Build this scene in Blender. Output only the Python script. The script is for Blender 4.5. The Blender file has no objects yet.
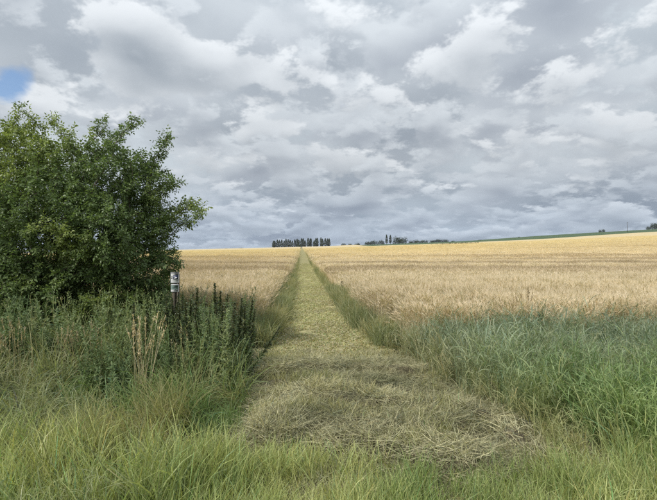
import bpy, math
import numpy as np

# ------------------------------------------------------------------ camera, sky, sun, exposure
sc = bpy.context.scene
F_PX, W_PX, H_PX = 480.0, 657.0, 500.0      # focal length and size of the photograph in pixels
HOR = 257.0                                  # row of the level horizon
CAM_H = 1.6
cam_d = bpy.data.cameras.new('camera')
cam = bpy.data.objects.new('camera', cam_d)
sc.collection.objects.link(cam)
cam_d.sensor_width = 36.0
cam_d.lens = 36.0 * F_PX / W_PX
cam_d.clip_start = 0.05
cam_d.clip_end = 20000
cam.location = (0, 0, CAM_H)
cam.rotation_euler = (math.radians(90) + math.atan((HOR - H_PX / 2) / F_PX), 0, 0)
sc.camera = cam

SUN_EL, SUN_AZ = 48.0, -125.0                # elevation; azimuth clockwise from +Y (behind, to the left)
world = bpy.data.worlds.new('World')
sc.world = world
world.use_nodes = True


def build_sky():
    nt = world.node_tree
    nt.nodes.clear()
    N, L = nt.nodes.new, nt.links.new

    def val(v):
        n = N('ShaderNodeValue'); n.outputs[0].default_value = v; return n.outputs[0]

    def m(op, a, b=None, c=None, clamp=False):
        n = N('ShaderNodeMath'); n.operation = op; n.use_clamp = clamp
        for i, s in enumerate((a, b, c)):
            if s is None:
                continue
            if isinstance(s, (int, float)):
                n.inputs[i].default_value = s
            else:
                L(s, n.inputs[i])
        return n.outputs[0]

    def comb(x, y, z):
        n = N('ShaderNodeCombineXYZ')
        for i, s in enumerate((x, y, z)):
            if isinstance(s, (int, float)):
                n.inputs[i].default_value = s
            else:
                L(s, n.inputs[i])
        return n.outputs[0]

    def noise(vec, scale, detail, rough, dist=0.0, lac=2.0):
        n = N('ShaderNodeTexNoise'); n.noise_dimensions = '3D'
        n.inputs['Scale'].default_value = scale
        n.inputs['Detail'].default_value = detail
        n.inputs['Roughness'].default_value = rough
        n.inputs['Distortion'].default_value = dist
        n.inputs['Lacunarity'].default_value = lac
        L(vec, n.inputs['Vector'])
        return n.outputs['Fac']

    def smooth(x, a, b):
        n = N('ShaderNodeMapRange'); n.interpolation_type = 'SMOOTHSTEP'
        n.inputs['From Min'].default_value = a; n.inputs['From Max'].default_value = b
        L(x, n.inputs['Value'])
        return n.outputs['Result']

    def mixc(f, a, b):
        n = N('ShaderNodeMix'); n.data_type = 'RGBA'
        L(f, n.inputs[0])
        for s, i in ((a, 6), (b, 7)):
            if isinstance(s, tuple):
                n.inputs[i].default_value = (*s, 1)
            else:
                L(s, n.inputs[i])
        return n.outputs[2]

    tc = N('ShaderNodeTexCoord')
    sep = N('ShaderNodeSeparateXYZ'); L(tc.outputs['Generated'], sep.inputs[0])
    dx, dy, dz = sep.outputs
    up = m('MAXIMUM', dz, 0.0)

    def plane(lift, k=1.0):
        # cloud layer seen from below: direction projected on a level sheet, 'k' steps up the sky
        den = m('MULTIPLY_ADD', up, k, lift)
        inv = m('POWER', den, -0.85)
        n = N('ShaderNodeVectorMath'); n.operation = 'SCALE'; L(comb(dx, dy, 0.0), n.inputs[0]); L(inv, n.inputs['Scale'])
        return n.outputs[0]

    def shift(vec, off):
        n = N('ShaderNodeVectorMath'); n.operation = 'ADD'; L(vec, n.inputs[0]); n.inputs[1].default_value = off
        return n.outputs[0]

    # direction over forward axis, used to place the few cloud forms the photograph shows
    nv = N('ShaderNodeVectorMath'); nv.operation = 'SCALE'
    L(comb(dx, 0.0, dz), nv.inputs[0]); L(m('DIVIDE', 1.0, m('MAXIMUM', dy, 0.05)), nv.inputs['Scale'])

    def blob(px, py, rx, ry, w, acc=None):
        n = N('ShaderNodeVectorMath'); n.operation = 'MULTIPLY_ADD'; L(nv.outputs[0], n.inputs[0])
        n.inputs[1].default_value = (F_PX / rx, 0, F_PX / ry)
        n.inputs[2].default_value = (-(px - W_PX / 2) / rx, 0, -(HOR - py) / ry)
        q = N('ShaderNodeVectorMath'); q.operation = 'DOT_PRODUCT'; L(n.outputs[0], q.inputs[0]); L(n.outputs[0], q.inputs[1])
        e = m('POWER', 0.3679, q.outputs['Value'])
        return m('MULTIPLY_ADD', e, w, acc if acc is not None else 0.0)

    P0, P1 = plane(0.25), plane(0.25, 1.13)
    col = None
    # from the thin high veil down to the nearer, lower puffs
    for (scale, off, thr, soft, cover, hi, lo, blobs) in SKY_LAYERS:
        p = shift(P0, off); pu = shift(P1, off)
        n0 = noise(p, scale, 6, 0.6, 0.1)
        n1 = noise(pu, scale, 2, 0.5, 0.12)
        d = n0
        for bl in blobs: d = blob(*bl, acc=d)
        body = smooth(d, thr, thr + 0.30)                 # depth into the cloud
        rim = smooth(m('SUBTRACT', n0, n1), -0.15, 0.16)
        sh = m('SUBTRACT', m('MULTIPLY_ADD', rim, 0.85, 0.30), m('MULTIPLY', body, 0.62), clamp=True)
        c = mixc(sh, lo, hi)
        if col is None:
            col = c
        else:
            al = m('MULTIPLY', smooth(d, thr, thr + soft), cover)
            col = mixc(al, col, c)
    # overcast sky: brighter overhead than at the horizon, bluer low down
    grad = m('MULTIPLY_ADD', up, m('MULTIPLY_ADD', up, 5.0, 2.5), 6.8)
    low = smooth(dz, 0.0, 0.2)
    tintc = mixc(low, (0.89, 0.97, 1.08), (1.0, 1.0, 1.0))
    mul = N('ShaderNodeVectorMath'); mul.operation = 'MULTIPLY'; L(col, mul.inputs[0]); L(tintc, mul.inputs[1])
    sc1 = N('ShaderNodeVectorMath'); sc1.operation = 'SCALE'
    L(mul.outputs[0], sc1.inputs[0]); L(grad, sc1.inputs['Scale'])
    # blue gaps
    sky = N('ShaderNodeTexSky'); sky.sky_type = 'NISHITA'; sky.sun_disc = False
    sky.sun_elevation = math.radians(SUN_EL); sky.sun_rotation = math.radians(SUN_AZ)
    sky.air_density = 1.0; sky.dust_density = 0.6; sky.ozone_density = 2.0
    gapn = noise(P0, 5.0, 4, 0.6, 0.3)
    gap = blob(8, 86, 27, 21, 0.78, m('MULTIPLY_ADD', gapn, 1.5, -0.75))
    cov = m('SUBTRACT', 1.0, smooth(gap, 0.25, 0.7))
    out = mixc(cov, sky.outputs[0], sc1.outputs[0])
    bg = N('ShaderNodeBackground'); bg.inputs['Strength'].default_value = 0.1
    L(out, bg.inputs['Color'])
    wo = N('ShaderNodeOutputWorld'); L(bg.outputs[0], wo.inputs['Surface'])


SKY_LAYERS = [
    (1.1, (3.1, 1.7, 0), 0.34, 0.30, 1.0, (0.56, 0.62, 0.665), (0.32, 0.365, 0.415), ()),
    (1.6, (7.3, 2.2, 4), 0.45, 0.09, 0.85, (0.56, 0.605, 0.645), (0.27, 0.31, 0.36), ((60, 140, 110, 50, -0.10), (520, 130, 130, 40, 0.05))),
    (2.5, (1.2, 9.4, 8), 0.47, 0.07, 0.8, (0.57, 0.615, 0.655), (0.275, 0.31, 0.365), ((60, 150, 70, 40, -0.12), (250, 228, 150, 12, 0.16), (480, 100, 160, 40, 0.04))),
    (2.4, (6.15, 4.6, 2), 0.51, 0.06, 0.88, (0.69, 0.725, 0.755), (0.255, 0.295, 0.34), ((165, 66, 105, 34, 0.13), (210, 84, 70, 22, 0.06), (70, 145, 80, 35, -0.2), (330, 110, 60, 50, -0.08))),
    (3.8, (2.9, 0.6, 5), 0.50, 0.08, 0.75, (0.58, 0.625, 0.665), (0.28, 0.315, 0.365), ((60, 140, 80, 35, -0.15), (180, 55, 110, 45, -0.15), (215, 140, 40, 14, 0.12), (470, 40, 200, 60, -0.05))),
]
build_sky()
sun_d = bpy.data.lights.new('sun', 'SUN')
sun = bpy.data.objects.new('sun', sun_d)
sc.collection.objects.link(sun)
sun_d.energy = 2.8
sun_d.angle = math.radians(10)
sun_d.color = (1.0, 0.955, 0.88)
sun.rotation_euler = (math.radians(90 - SUN_EL), 0, math.radians(180 - SUN_AZ))
sun.location = (-30, -30, 60)

vs = sc.view_settings
vs.view_transform = 'Standard'; vs.look = 'None'; vs.gamma = 1.0; vs.use_curve_mapping = False
vs.exposure = 0.6
sc.render.engine = 'CYCLES'
cy = sc.cycles
cy.max_bounces = 4; cy.diffuse_bounces = 3; cy.glossy_bounces = 1; cy.transmission_bounces = 3
cy.transparent_max_bounces = 4; cy.volume_bounces = 0
cy.use_denoising = False
world.cycles.sampling_method = 'NONE'
cy.use_adaptive_sampling = True; cy.adaptive_threshold = 0.006
cy.caustics_reflective = False; cy.caustics_refractive = False

# ------------------------------------------------------------------ helpers
C = sc.collection
rng = np.random.default_rng(7)
R = math.radians


def sstep(a, b, x):
    t = np.clip((np.asarray(x, float) - a) / (b - a), 0, 1)
    return t * t * (3 - 2 * t)


def vnoise(x, y, seed=0):
    x = np.asarray(x, float); y = np.asarray(y, float)
    xi = np.floor(x).astype(np.int64); yi = np.floor(y).astype(np.int64)
    fx = x - xi; fy = y - yi
    fx = fx * fx * (3 - 2 * fx); fy = fy * fy * (3 - 2 * fy)

    def h(a, b):
        n = (a * 374761393 + b * 668265263 + seed * 974634777) & 0x7fffffff
        n = ((n ^ (n >> 13)) * 1274126177) & 0x7fffffff
        n = n ^ (n >> 16)
        return (n % 100003) / 100003.0
    return (h(xi, yi) * (1 - fx) + h(xi + 1, yi) * fx) * (1 - fy) + (h(xi, yi + 1) * (1 - fx) + h(xi + 1, yi + 1) * fx) * fy


def fbm(x, y, seed=0, o=4):
    s = 0; a = 0.5; t = 0
    for i in range(o):
        s = s + a * vnoise(np.asarray(x) * 2 ** i, np.asarray(y) * 2 ** i, seed + i); t += a; a *= 0.5
    return s / t


_gx = np.linspace(-4500, 4500, 9001)


def _table(px, pz, wdt):
    z = np.interp(_gx, px, pz)
    k = np.hanning(2 * wdt + 1); k /= k.sum()
    return np.convolve(np.pad(z, wdt, mode='edge'), k, 'valid')


_A = _table([-4500, -500, -150, 0, 128, 246, 349, 700, 4500], [-20, -9, -1.65, 1.2, 5.6, 10.9, 17.8, 36, 40], 40)
_B = _table([-4500, -600, -240, 0, 48, 236, 386, 548, 900, 4500], [-20, -10, -2.5, 3.2, 5.6, 12.5, 23.3, 32.5, 46, 46], 50)


def th(x, y):
    """height of the land: nearly level by the camera, a long slope beyond, higher to the right"""
    x = np.asarray(x, float); y = np.asarray(y, float)
    z = 0.0215 * (np.sqrt((y - 60) ** 2 + 40 ** 2) + (y - 60)) / 2 - 0.0215 * 6.06
    f = sstep(500, 800, y)
    z = z + sstep(8, 130, y) * (np.interp(x, _gx, _A) * (1 - f) + np.interp(x, _gx, _B) * f)
    fall = sstep(830, 2400, y)
    z = z * (1 - fall) - 30 * fall
    z = z + 0.05 * (fbm(x * 0.25, y * 0.25, 3, 2) - 0.5) * sstep(2, 6, np.hypot(x, y))
    return z


def path_c(y): return 0.37 - 0.0565 * np.asarray(y, float)


PATH_HW = 0.87


def edge_r(y):
    """left limit of the standing growth on the right"""
    return np.interp(y, [0, 3.4, 4.2, 5.2, 6.8, 8.3, 10.5, 2000], [2.2, 1.75, 1.6, 1.36, 1.14, 0.97, float(path_c(10.5) + PATH_HW), float(path_c(2000) + PATH_HW)])


def edge_l(y):
    return np.interp(y, [0, 3.4, 4.4, 6.2, 8.7, 12, 2000], [-0.75, -0.72, -0.68, -0.92, -1.12, float(path_c(12) - PATH_HW), float(path_c(2000) - PATH_HW)])


def wheat_r(y):
    """left limit of the crop on the right"""
    y = np.asarray(y, float)
    return edge_r(y) + 0.32 + 0.25 * fbm(y * 0.5, y * 0 + 3, 21, 2) * 1.0 - 0.1


def wheat_near_r(x):
    x = np.asarray(x, float)
    return 7.7 - 0.17 * (x - 1.2) + 0.5 * (fbm(x * 0.8, x * 0, 5, 3) - 0.5)


def wheat_l(y):
    y = np.asarray(y, float)
    return edge_l(y) - 0.30 - 0.25 * fbm(y * 0.5, y * 0 + 9, 22, 2)


WHEAT_NEAR_L = 9.3


def set_mesh(me, V, polys):
    """polys: list of (M,k) int arrays"""
    V = np.asarray(V, np.float32)
    me.vertices.add(len(V)); me.vertices.foreach_set('co', V.ravel())
    loops = np.concatenate([p.ravel() for p in polys]).astype(np.int32)
    tot = np.concatenate([np.full(len(p), p.shape[1], np.int32) for p in polys])
    start = np.concatenate([[0], np.cumsum(tot)[:-1]]).astype(np.int32)
    me.loops.add(len(loops)); me.loops.foreach_set('vertex_index', loops)
    me.polygons.add(len(tot)); me.polygons.foreach_set('loop_start', start)
    me.update(calc_edges=True); me.validate()


def mesh(name, V, polys, col=None, mat=None, smooth=False):
    me = bpy.data.meshes.new(name)
    if not isinstance(polys, list):
        polys = [polys]
    set_mesh(me, V, polys)
    if col is not None:
        a = me.color_attributes.new('col', 'FLOAT_COLOR', 'POINT')
        c = np.ones((len(V), 4), np.float32); c[:, :3] = col
        a.data.foreach_set('color', c.ravel())
    if mat is not None:
        me.materials.append(mat)
    if smooth:
        me.polygons.foreach_set('use_smooth', np.ones(len(me.polygons), bool))
    return me


def obj(name, me, parent=None, loc=(0, 0, 0), rot=(0, 0, 0), scale=(1, 1, 1)):
    o = bpy.data.objects.new(name, me); C.objects.link(o)
    o.location = loc; o.rotation_euler = rot; o.scale = scale
    if parent is not None:
        o.parent = parent
    return o


def tag(o, label=None, cat=None, group=None, kind=None):
    if label: o['label'] = label
    if cat: o['category'] = cat
    if group: o['group'] = group
    if kind: o['kind'] = kind
    return o


def thing(name, label, cat, loc, rotz=0, group=None, scale=1.0, rot=None):
    o = bpy.data.objects.new(name, None); C.objects.link(o)
    o.location = loc; o.rotation_euler = rot if rot is not None else (0, 0, rotz)
    o.scale = (scale,) * 3 if isinstance(scale, (int, float)) else scale
    o.empty_display_size = 0.1
    return tag(o, label, cat, group)


class Geo:
    """collects vertices, quads, triangles and vertex colours"""
    def __init__(s): s.V = []; s.Q = []; s.T = []; s.c = []; s.n = 0

    def add(s, V, Q=None, T=None, col=(1, 1, 1)):
        V = np.asarray(V, float).reshape(-1, 3)
        if Q is not None and len(Q): s.Q.append(np.asarray(Q) + s.n)
        if T is not None and len(T): s.T.append(np.asarray(T) + s.n)
        col = np.asarray(col, float)
        s.c.append(np.broadcast_to(col, (len(V), 3)) if col.ndim == 1 else col)
        s.V.append(V); s.n += len(V)

    def mesh(s, name, mat, smooth=False):
        P = []
        if s.Q: P.append(np.concatenate(s.Q))
        if s.T: P.append(np.concatenate(s.T))
        return mesh(name, np.concatenate(s.V), P, np.concatenate(s.c), mat, smooth)


def ribbons(g, base, L, w, az, t0, t1, segs=5, twist=None, col=(1, 1, 1), power=1.4, tipw=0.06, rootw=0.6, rg=None):
    """many tapering strips at once: base (n,3), length, width, azimuth of lean, tilt at root and added tilt at tip"""
    rg = rg or rng
    n = len(base)
    L = np.broadcast_to(L, n); w = np.broadcast_to(w, n)
    s = np.linspace(0, 1, segs + 1)
    th_ = t0[:, None] + t1[:, None] * s[None, :] ** power
    ds = (L / segs)[:, None]
    hx = np.concatenate([np.zeros((n, 1)), np.cumsum(np.sin((th_[:, 1:] + th_[:, :-1]) / 2) * ds, 1)], 1)
    hz = np.concatenate([np.zeros((n, 1)), np.cumsum(np.cos((th_[:, 1:] + th_[:, :-1]) / 2) * ds, 1)], 1)
    d = np.stack([np.cos(az), np.sin(az)], 1)
    ctr = np.empty((n, segs + 1, 3))
    ctr[..., :2] = base[:, None, :2] + d[:, None, :] * hx[..., None]
    ctr[..., 2] = base[:, None, 2] + hz
    tw = rg.uniform(-1.2, 1.2, n) if twist is None else twist
    side0 = np.stack([-d[:, 1], d[:, 0], np.zeros(n)], 1)
    tang = np.stack([np.sin(th_)[..., None] * d[:, None, 0:1], np.sin(th_)[..., None] * d[:, None, 1:2], np.cos(th_)[..., None]], 2)[..., 0]
    nor = np.cross(tang, np.broadcast_to(side0[:, None, :], tang.shape))
    side = side0[:, None, :] * np.cos(tw)[:, None, None] + nor * np.sin(tw)[:, None, None]
    prof = np.interp(s, [0, 0.35, 0.7, 1], [rootw, 1, 0.75, tipw])
    off = side * (w[:, None] * prof[None, :] * 0.5)[..., None]
    V = np.stack([ctr - off, ctr + off], 2).reshape(-1, 3)
    k = (segs + 1) * 2
    b = (np.arange(n) * k)[:, None, None]
    i = np.arange(segs)[None, :, None] * 2
    q = b + i + np.array([0, 1, 3, 2])[None, None, :]
    col = np.asarray(col, float)
    if col.ndim == 2:
        col = np.repeat(col, k, 0)
    g.add(V, q.reshape(-1, 4), None, col)
    return ctr, tang


def disc(n, r, rg=None):
    rg = rg or rng
    a = rg.uniform(0, 2 * np.pi, n); q = r * np.sqrt(rg.uniform(0, 1, n))
    return np.stack([q * np.cos(a), q * np.sin(a), np.zeros(n)], 1)


def jit(n, base, amt, hue=0.0):
    """n colours round a base: brightness jitter and a shift to yellow"""
    b = np.asarray(base, float)[None, :] * (1 + rng.normal(0, amt, (n, 1)))
    h = rng.normal(0, hue, (n, 1))
    return np.clip(b * (1 + h * np.array([[1.0, 0.15, -0.6]])), 0.004, 1)


def tube(g, pts, rad, sides=6, col=(1, 1, 1), cap=True):
    pts = np.asarray(pts, float); n = len(pts)
    tan = np.gradient(pts, axis=0); tan /= np.linalg.norm(tan, axis=1)[:, None] + 1e-9
    ref = np.array([1.0, 0.13, 0.07])
    a = np.cross(tan, ref); a /= np.linalg.norm(a, axis=1)[:, None] + 1e-9
    b = np.cross(tan, a)
    ph = np.linspace(0, 2 * np.pi, sides, endpoint=False)
    V = pts[:, None, :] + (a[:, None, :] * np.cos(ph)[None, :, None] + b[:, None, :] * np.sin(ph)[None, :, None]) * np.asarray(rad)[:, None, None]
    i = np.arange(n - 1)[:, None] * sides; j = np.arange(sides)[None, :]; j2 = (j + 1) % sides
    Q = np.stack([i + j, i + j2, i + sides + j2, i + sides + j], 2).reshape(-1, 4)
    V = V.reshape(-1, 3); T = None
    if cap:
        V = np.concatenate([V, pts[-1:], pts[:1]])
        m_ = n * sides
        T = np.concatenate([np.stack([(n - 1) * sides + j[0], (n - 1) * sides + j2[0], np.full(sides, m_)], 1),
                            np.stack([j2[0], j[0], np.full(sides, m_ + 1)], 1)])
    g.add(V, Q, T, col)


def box(g, c, s, col=(1, 1, 1), bev=0.0):
    """box of size s centred on c with its edges taken off"""
    c = np.asarray(c, float); h = np.asarray(s, float) / 2
    b = min(bev, min(h) * 0.9)
    if b <= 0:
        sg = np.array([[x, y, z] for x in (-1, 1) for y in (-1, 1) for z in (-1, 1)])
        g.add(c + sg * h, [[0, 1, 3, 2], [4, 6, 7, 5], [0, 4, 5, 1], [2, 3, 7, 6], [0, 2, 6, 4], [1, 5, 7, 3]], None, col)
        return
    V = []; idx = {}
    for x in (-1, 1):
        for y in (-1, 1):
            for z in (-1, 1):
                for ax in range(3):
                    p = np.array([x, y, z]) * h
                    for o_ in range(3):
                        if o_ != ax: p[o_] -= np.array([x, y, z])[o_] * b
                    idx[(x, y, z, ax)] = len(V); V.append(c + p)
    Q = []; T = []
    for ax in range(3):
        o1, o2 = [a for a in range(3) if a != ax]
        for s_ in (-1, 1):
            q = []
            for u, v in ((-1, -1), (1, -1), (1, 1), (-1, 1)):
                k = [0, 0, 0]; k[ax] = s_; k[o1] = u; k[o2] = v
                q.append(idx[(*k, ax)])
            Q.append(q)
        for u in (-1, 1):
            for v in (-1, 1):
                e = []
                for s_ in (-1, 1):
                    k = [0, 0, 0]; k[ax] = s_; k[o1] = u; k[o2] = v
                    e.append((idx[(*k, o1)], idx[(*k, o2)]))
                Q.append([e[0][0], e[0][1], e[1][1], e[1][0]])
    for x in (-1, 1):
        for y in (-1, 1):
            for z in (-1, 1):
                T.append([idx[(x, y, z, a)] for a in range(3)])
    g.add(V, Q, T, col)


# ------------------------------------------------------------------ materials
def new_mat(name):
    m = bpy.data.materials.new(name); m.use_nodes = True
    nt = m.node_tree; nt.nodes.clear()
    out = nt.nodes.new('ShaderNodeOutputMaterial')
    return m, nt, out


def plant_mat(name, rough=0.55, trans=0.35, spec=0.3, tinted=True, noise_amt=0.25, gain=1.0):
    """leaf or straw: own colour x the clump's colour, thin enough to let light through"""
    m, nt, out = new_mat(name)
    N, L = nt.nodes.new, nt.links.new
    a = N('ShaderNodeAttribute'); a.attribute_name = 'col'
    c = a.outputs['Color']
    if tinted:
        t = N('ShaderNodeAttribute'); t.attribute_name = 'tint'; t.attribute_type = 'INSTANCER'
        mx = N('ShaderNodeMix'); mx.data_type = 'RGBA'; mx.blend_type = 'MULTIPLY'; mx.inputs[0].default_value = 1
        L(c, mx.inputs[6]); L(t.outputs['Color'], mx.inputs[7]); c = mx.outputs[2]
    if noise_amt > 0:
        g = N('ShaderNodeNewGeometry')
        nz = N('ShaderNodeTexNoise'); nz.inputs['Scale'].default_value = 55; nz.inputs['Detail'].default_value = 2
        L(g.outputs['Position'], nz.inputs['Vector'])
        mr = N('ShaderNodeMapRange'); mr.inputs['To Min'].default_value = (1 - noise_amt) * gain; mr.inputs['To Max'].default_value = (1 + noise_amt) * gain
        mr.inputs['From Min'].default_value = 0.3; mr.inputs['From Max'].default_value = 0.7
        L(nz.outputs['Fac'], mr.inputs['Value'])
        vm = N('ShaderNodeVectorMath'); vm.operation = 'SCALE'; L(c, vm.inputs[0]); L(mr.outputs[0], vm.inputs['Scale']); c = vm.outputs[0]
    p = N('ShaderNodeBsdfPrincipled'); p.inputs['Roughness'].default_value = rough
    p.inputs['Specular IOR Level'].default_value = spec
    L(c, p.inputs['Base Color'])
    if trans > 0:
        tr = N('ShaderNodeBsdfTranslucent')
        vm = N('ShaderNodeVectorMath'); vm.operation = 'MULTIPLY'; vm.inputs[1].default_value = (1.15, 1.2, 0.7)
        L(c, vm.inputs[0]); L(vm.outputs[0], tr.inputs['Color'])
        ms = N('ShaderNodeMixShader'); ms.inputs[0].default_value = trans
        L(p.outputs[0], ms.inputs[1]); L(tr.outputs[0], ms.inputs[2]); L(ms.outputs[0], out.inputs['Surface'])
    else:
        L(p.outputs[0], out.inputs['Surface'])
    return m


def solid_mat(name, col, rough=0.6, nscale=20, namt=0.2, bump=0.0, metal=0.0, stretch=(1, 1, 1), attr=False):
    m, nt, out = new_mat(name)
    N, L = nt.nodes.new, nt.links.new
    tc = N('ShaderNodeTexCoord'); mp = N('ShaderNodeMapping'); mp.inputs['Scale'].default_value = stretch
    L(tc.outputs['Object'], mp.inputs['Vector'])
    nz = N('ShaderNodeTexNoise'); nz.inputs['Scale'].default_value = nscale; nz.inputs['Detail'].default_value = 6
    L(mp.outputs[0], nz.inputs['Vector'])
    mr = N('ShaderNodeMapRange'); mr.inputs['From Min'].default_value = 0.25; mr.inputs['From Max'].default_value = 0.75
    mr.inputs['To Min'].default_value = 1 - namt; mr.inputs['To Max'].default_value = 1 + namt
    L(nz.outputs['Fac'], mr.inputs['Value'])
    vm = N('ShaderNodeVectorMath'); vm.operation = 'SCALE'
    if attr:
        a = N('ShaderNodeAttribute'); a.attribute_name = 'col'; L(a.outputs['Color'], vm.inputs[0])
    else:
        vm.inputs[0].default_value = col
    L(mr.outputs[0], vm.inputs['Scale'])
    p = N('ShaderNodeBsdfPrincipled'); p.inputs['Roughness'].default_value = rough; p.inputs['Metallic'].default_value = metal
    p.inputs['Specular IOR Level'].default_value = 0.3
    L(vm.outputs[0], p.inputs['Base Color'])
    if bump > 0:
        b = N('ShaderNodeBump'); b.inputs['Strength'].default_value = 1.0; b.inputs['Distance'].default_value = bump
        L(nz.outputs['Fac'], b.inputs['Height']); L(b.outputs[0], p.inputs['Normal'])
    L(p.outputs[0], out.inputs['Surface'])
    return m


M_GRASS = plant_mat('grass_blade', 0.5, 0.38, 0.35)
M_STRAW = plant_mat('dry_straw', 0.65, 0.22, 0.25)
M_WHEAT = plant_mat('ripe_wheat', 0.6, 0.3, 0.3)
M_WEED = plant_mat('weed_leaf', 0.55, 0.25, 0.3)
M_PLANT = plant_mat('plant_leaf', 0.5, 0.3, 0.35, tinted=False)
M_LEAF = plant_mat('tree_leaf', 0.45, 0.38, 0.4, tinted=False, noise_amt=0.18)
M_FAR = plant_mat('far_leaf', 0.7, 0.15, 0.1, tinted=False, noise_amt=0.0)
M_BARK = solid_mat('bark', (0.085, 0.07, 0.052), 0.85, 30, 0.4, 0.01, stretch=(1, 1, 0.3))
M_GROUND = solid_mat('land', None, 0.95, 3.0, 0.25, 0.03, attr=True)

# ------------------------------------------------------------------ the land
def axis(lo, hi, near, grow):
    a = [0.0]; s = near
    while a[-1] < hi:
        a.append(a[-1] + s); s *= grow
    b = [0.0]; s = near
    while b[-1] < -lo:
        b.append(b[-1] + s); s *= grow
    return np.array([-v for v in b[:0:-1]] + a)


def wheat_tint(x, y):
    """colour of the ripe crop: greyer tan and straw near, bright gold on the far slope"""
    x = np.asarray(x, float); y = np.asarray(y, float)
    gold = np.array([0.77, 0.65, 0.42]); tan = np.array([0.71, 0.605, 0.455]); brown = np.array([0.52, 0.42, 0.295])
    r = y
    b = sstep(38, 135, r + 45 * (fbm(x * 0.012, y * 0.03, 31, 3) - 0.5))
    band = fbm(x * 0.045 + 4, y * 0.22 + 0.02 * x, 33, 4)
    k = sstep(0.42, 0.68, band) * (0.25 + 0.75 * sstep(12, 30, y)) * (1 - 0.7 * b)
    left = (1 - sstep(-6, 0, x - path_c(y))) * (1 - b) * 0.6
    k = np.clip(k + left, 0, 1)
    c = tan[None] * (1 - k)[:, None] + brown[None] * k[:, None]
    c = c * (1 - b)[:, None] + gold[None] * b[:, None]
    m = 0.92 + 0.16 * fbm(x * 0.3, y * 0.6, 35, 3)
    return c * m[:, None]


def ground_mesh():
    xs = axis(-4200, 4200, 0.5, 1.075); ys = axis(-400, 6000, 0.5, 1.06)
    X, Y = np.meshgrid(xs, ys); x = X.ravel(); y = Y.ravel()
    z = th(x, y)
    nx, ny = len(xs), len(ys)
    i = np.arange(ny - 1)[:, None] * nx + np.arange(nx - 1)[None, :]
    Q = np.stack([i, i + 1, i + nx + 1, i + nx], 2).reshape(-1, 4)
    soil = np.array([0.085, 0.07, 0.04]); gold = np.array([0.50, 0.40, 0.24]); green = np.array([0.05, 0.085, 0.032]); far = np.array([0.08, 0.11, 0.06])
    col = np.broadcast_to(soil, (len(x), 3)).copy()
    g = sstep(60, 90, y)[:, None]; col = col * (1 - g) + gold * g
    g = (sstep(555, 565, y) * sstep(30, 60, x))[:, None]; col = col * (1 - g) + green * g
    g = sstep(840, 1000, y)[:, None]; col = col * (1 - g) + far * g
    me = mesh('ground', np.stack([x, y, z], 1), Q, col, M_GROUND, True)
    return tag(obj('ground', me), 'bare earth and farmland rising gently to the far skyline', kind='structure')


ground = ground_mesh()


def pile_h(x, y):
    """low swaths of cut grass raked across the clearing"""
    x = np.asarray(x, float); y = np.asarray(y, float)
    r = fbm(x * 0.7 + 0.3 * y, y * 2.3 + 0.25 * x, 111, 3)
    m_ = sstep(3.0, 3.5, y) * (1 - sstep(6.3, 7.4, y)) * sstep(-0.1, 0.25, x - edge_l(y)) * sstep(-0.15, 0.15, edge_r(y) - x)
    return m_ * (0.08 * sstep(0.42, 0.62, r) + 0.10 * sstep(0.42, 0.62, fbm(x * 2.2, y * 5.0, 115, 3)))


def path_mesh():
    ys = np.concatenate([np.arange(2.0, 8.6, 0.06), np.arange(8.6, 30, 0.25), np.arange(30, 120, 1.5), np.arange(120, 745, 8)])
    K = 41
    u = np.linspace(-1, 1, K)
    V = []; col = []
    for y in ys:
        l, r = float(edge_l(y)) - 0.12, float(edge_r(y)) + 0.12
        x = l + (r - l) * (u + 1) / 2
        V.append(np.stack([x, np.full(K, y), th(x, np.full(K, y)) + 0.012 + 0.02 * sstep(30, 120, y) + pile_h(x, np.full(K, y))], 1))
        n = fbm(x * 2, np.full(K, y) * 1.2, 41, 3)
        a = np.array([0.36, 0.31, 0.165]); b = np.array([0.31, 0.31, 0.13])
        base = a[None] * (1 - n)[:, None] + b[None] * n[:, None]
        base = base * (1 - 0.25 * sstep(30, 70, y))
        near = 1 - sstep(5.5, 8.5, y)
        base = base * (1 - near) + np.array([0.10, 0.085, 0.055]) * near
        col.append(base)
    V = np.concatenate(V); n = len(ys)
    i = np.arange(n - 1)[:, None] * K + np.arange(K - 1)[None, :]
    Q = np.stack([i, i + 1, i + K + 1, i + K], 2).reshape(-1, 4)
    m = solid_mat('mown_path', None, 0.95, 22.0, 0.55, 0.05, attr=True)
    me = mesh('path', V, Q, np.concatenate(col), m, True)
    return tag(obj('path', me), 'straight mown footpath running through the crop to the skyline', kind='structure')


path = path_mesh()


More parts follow.
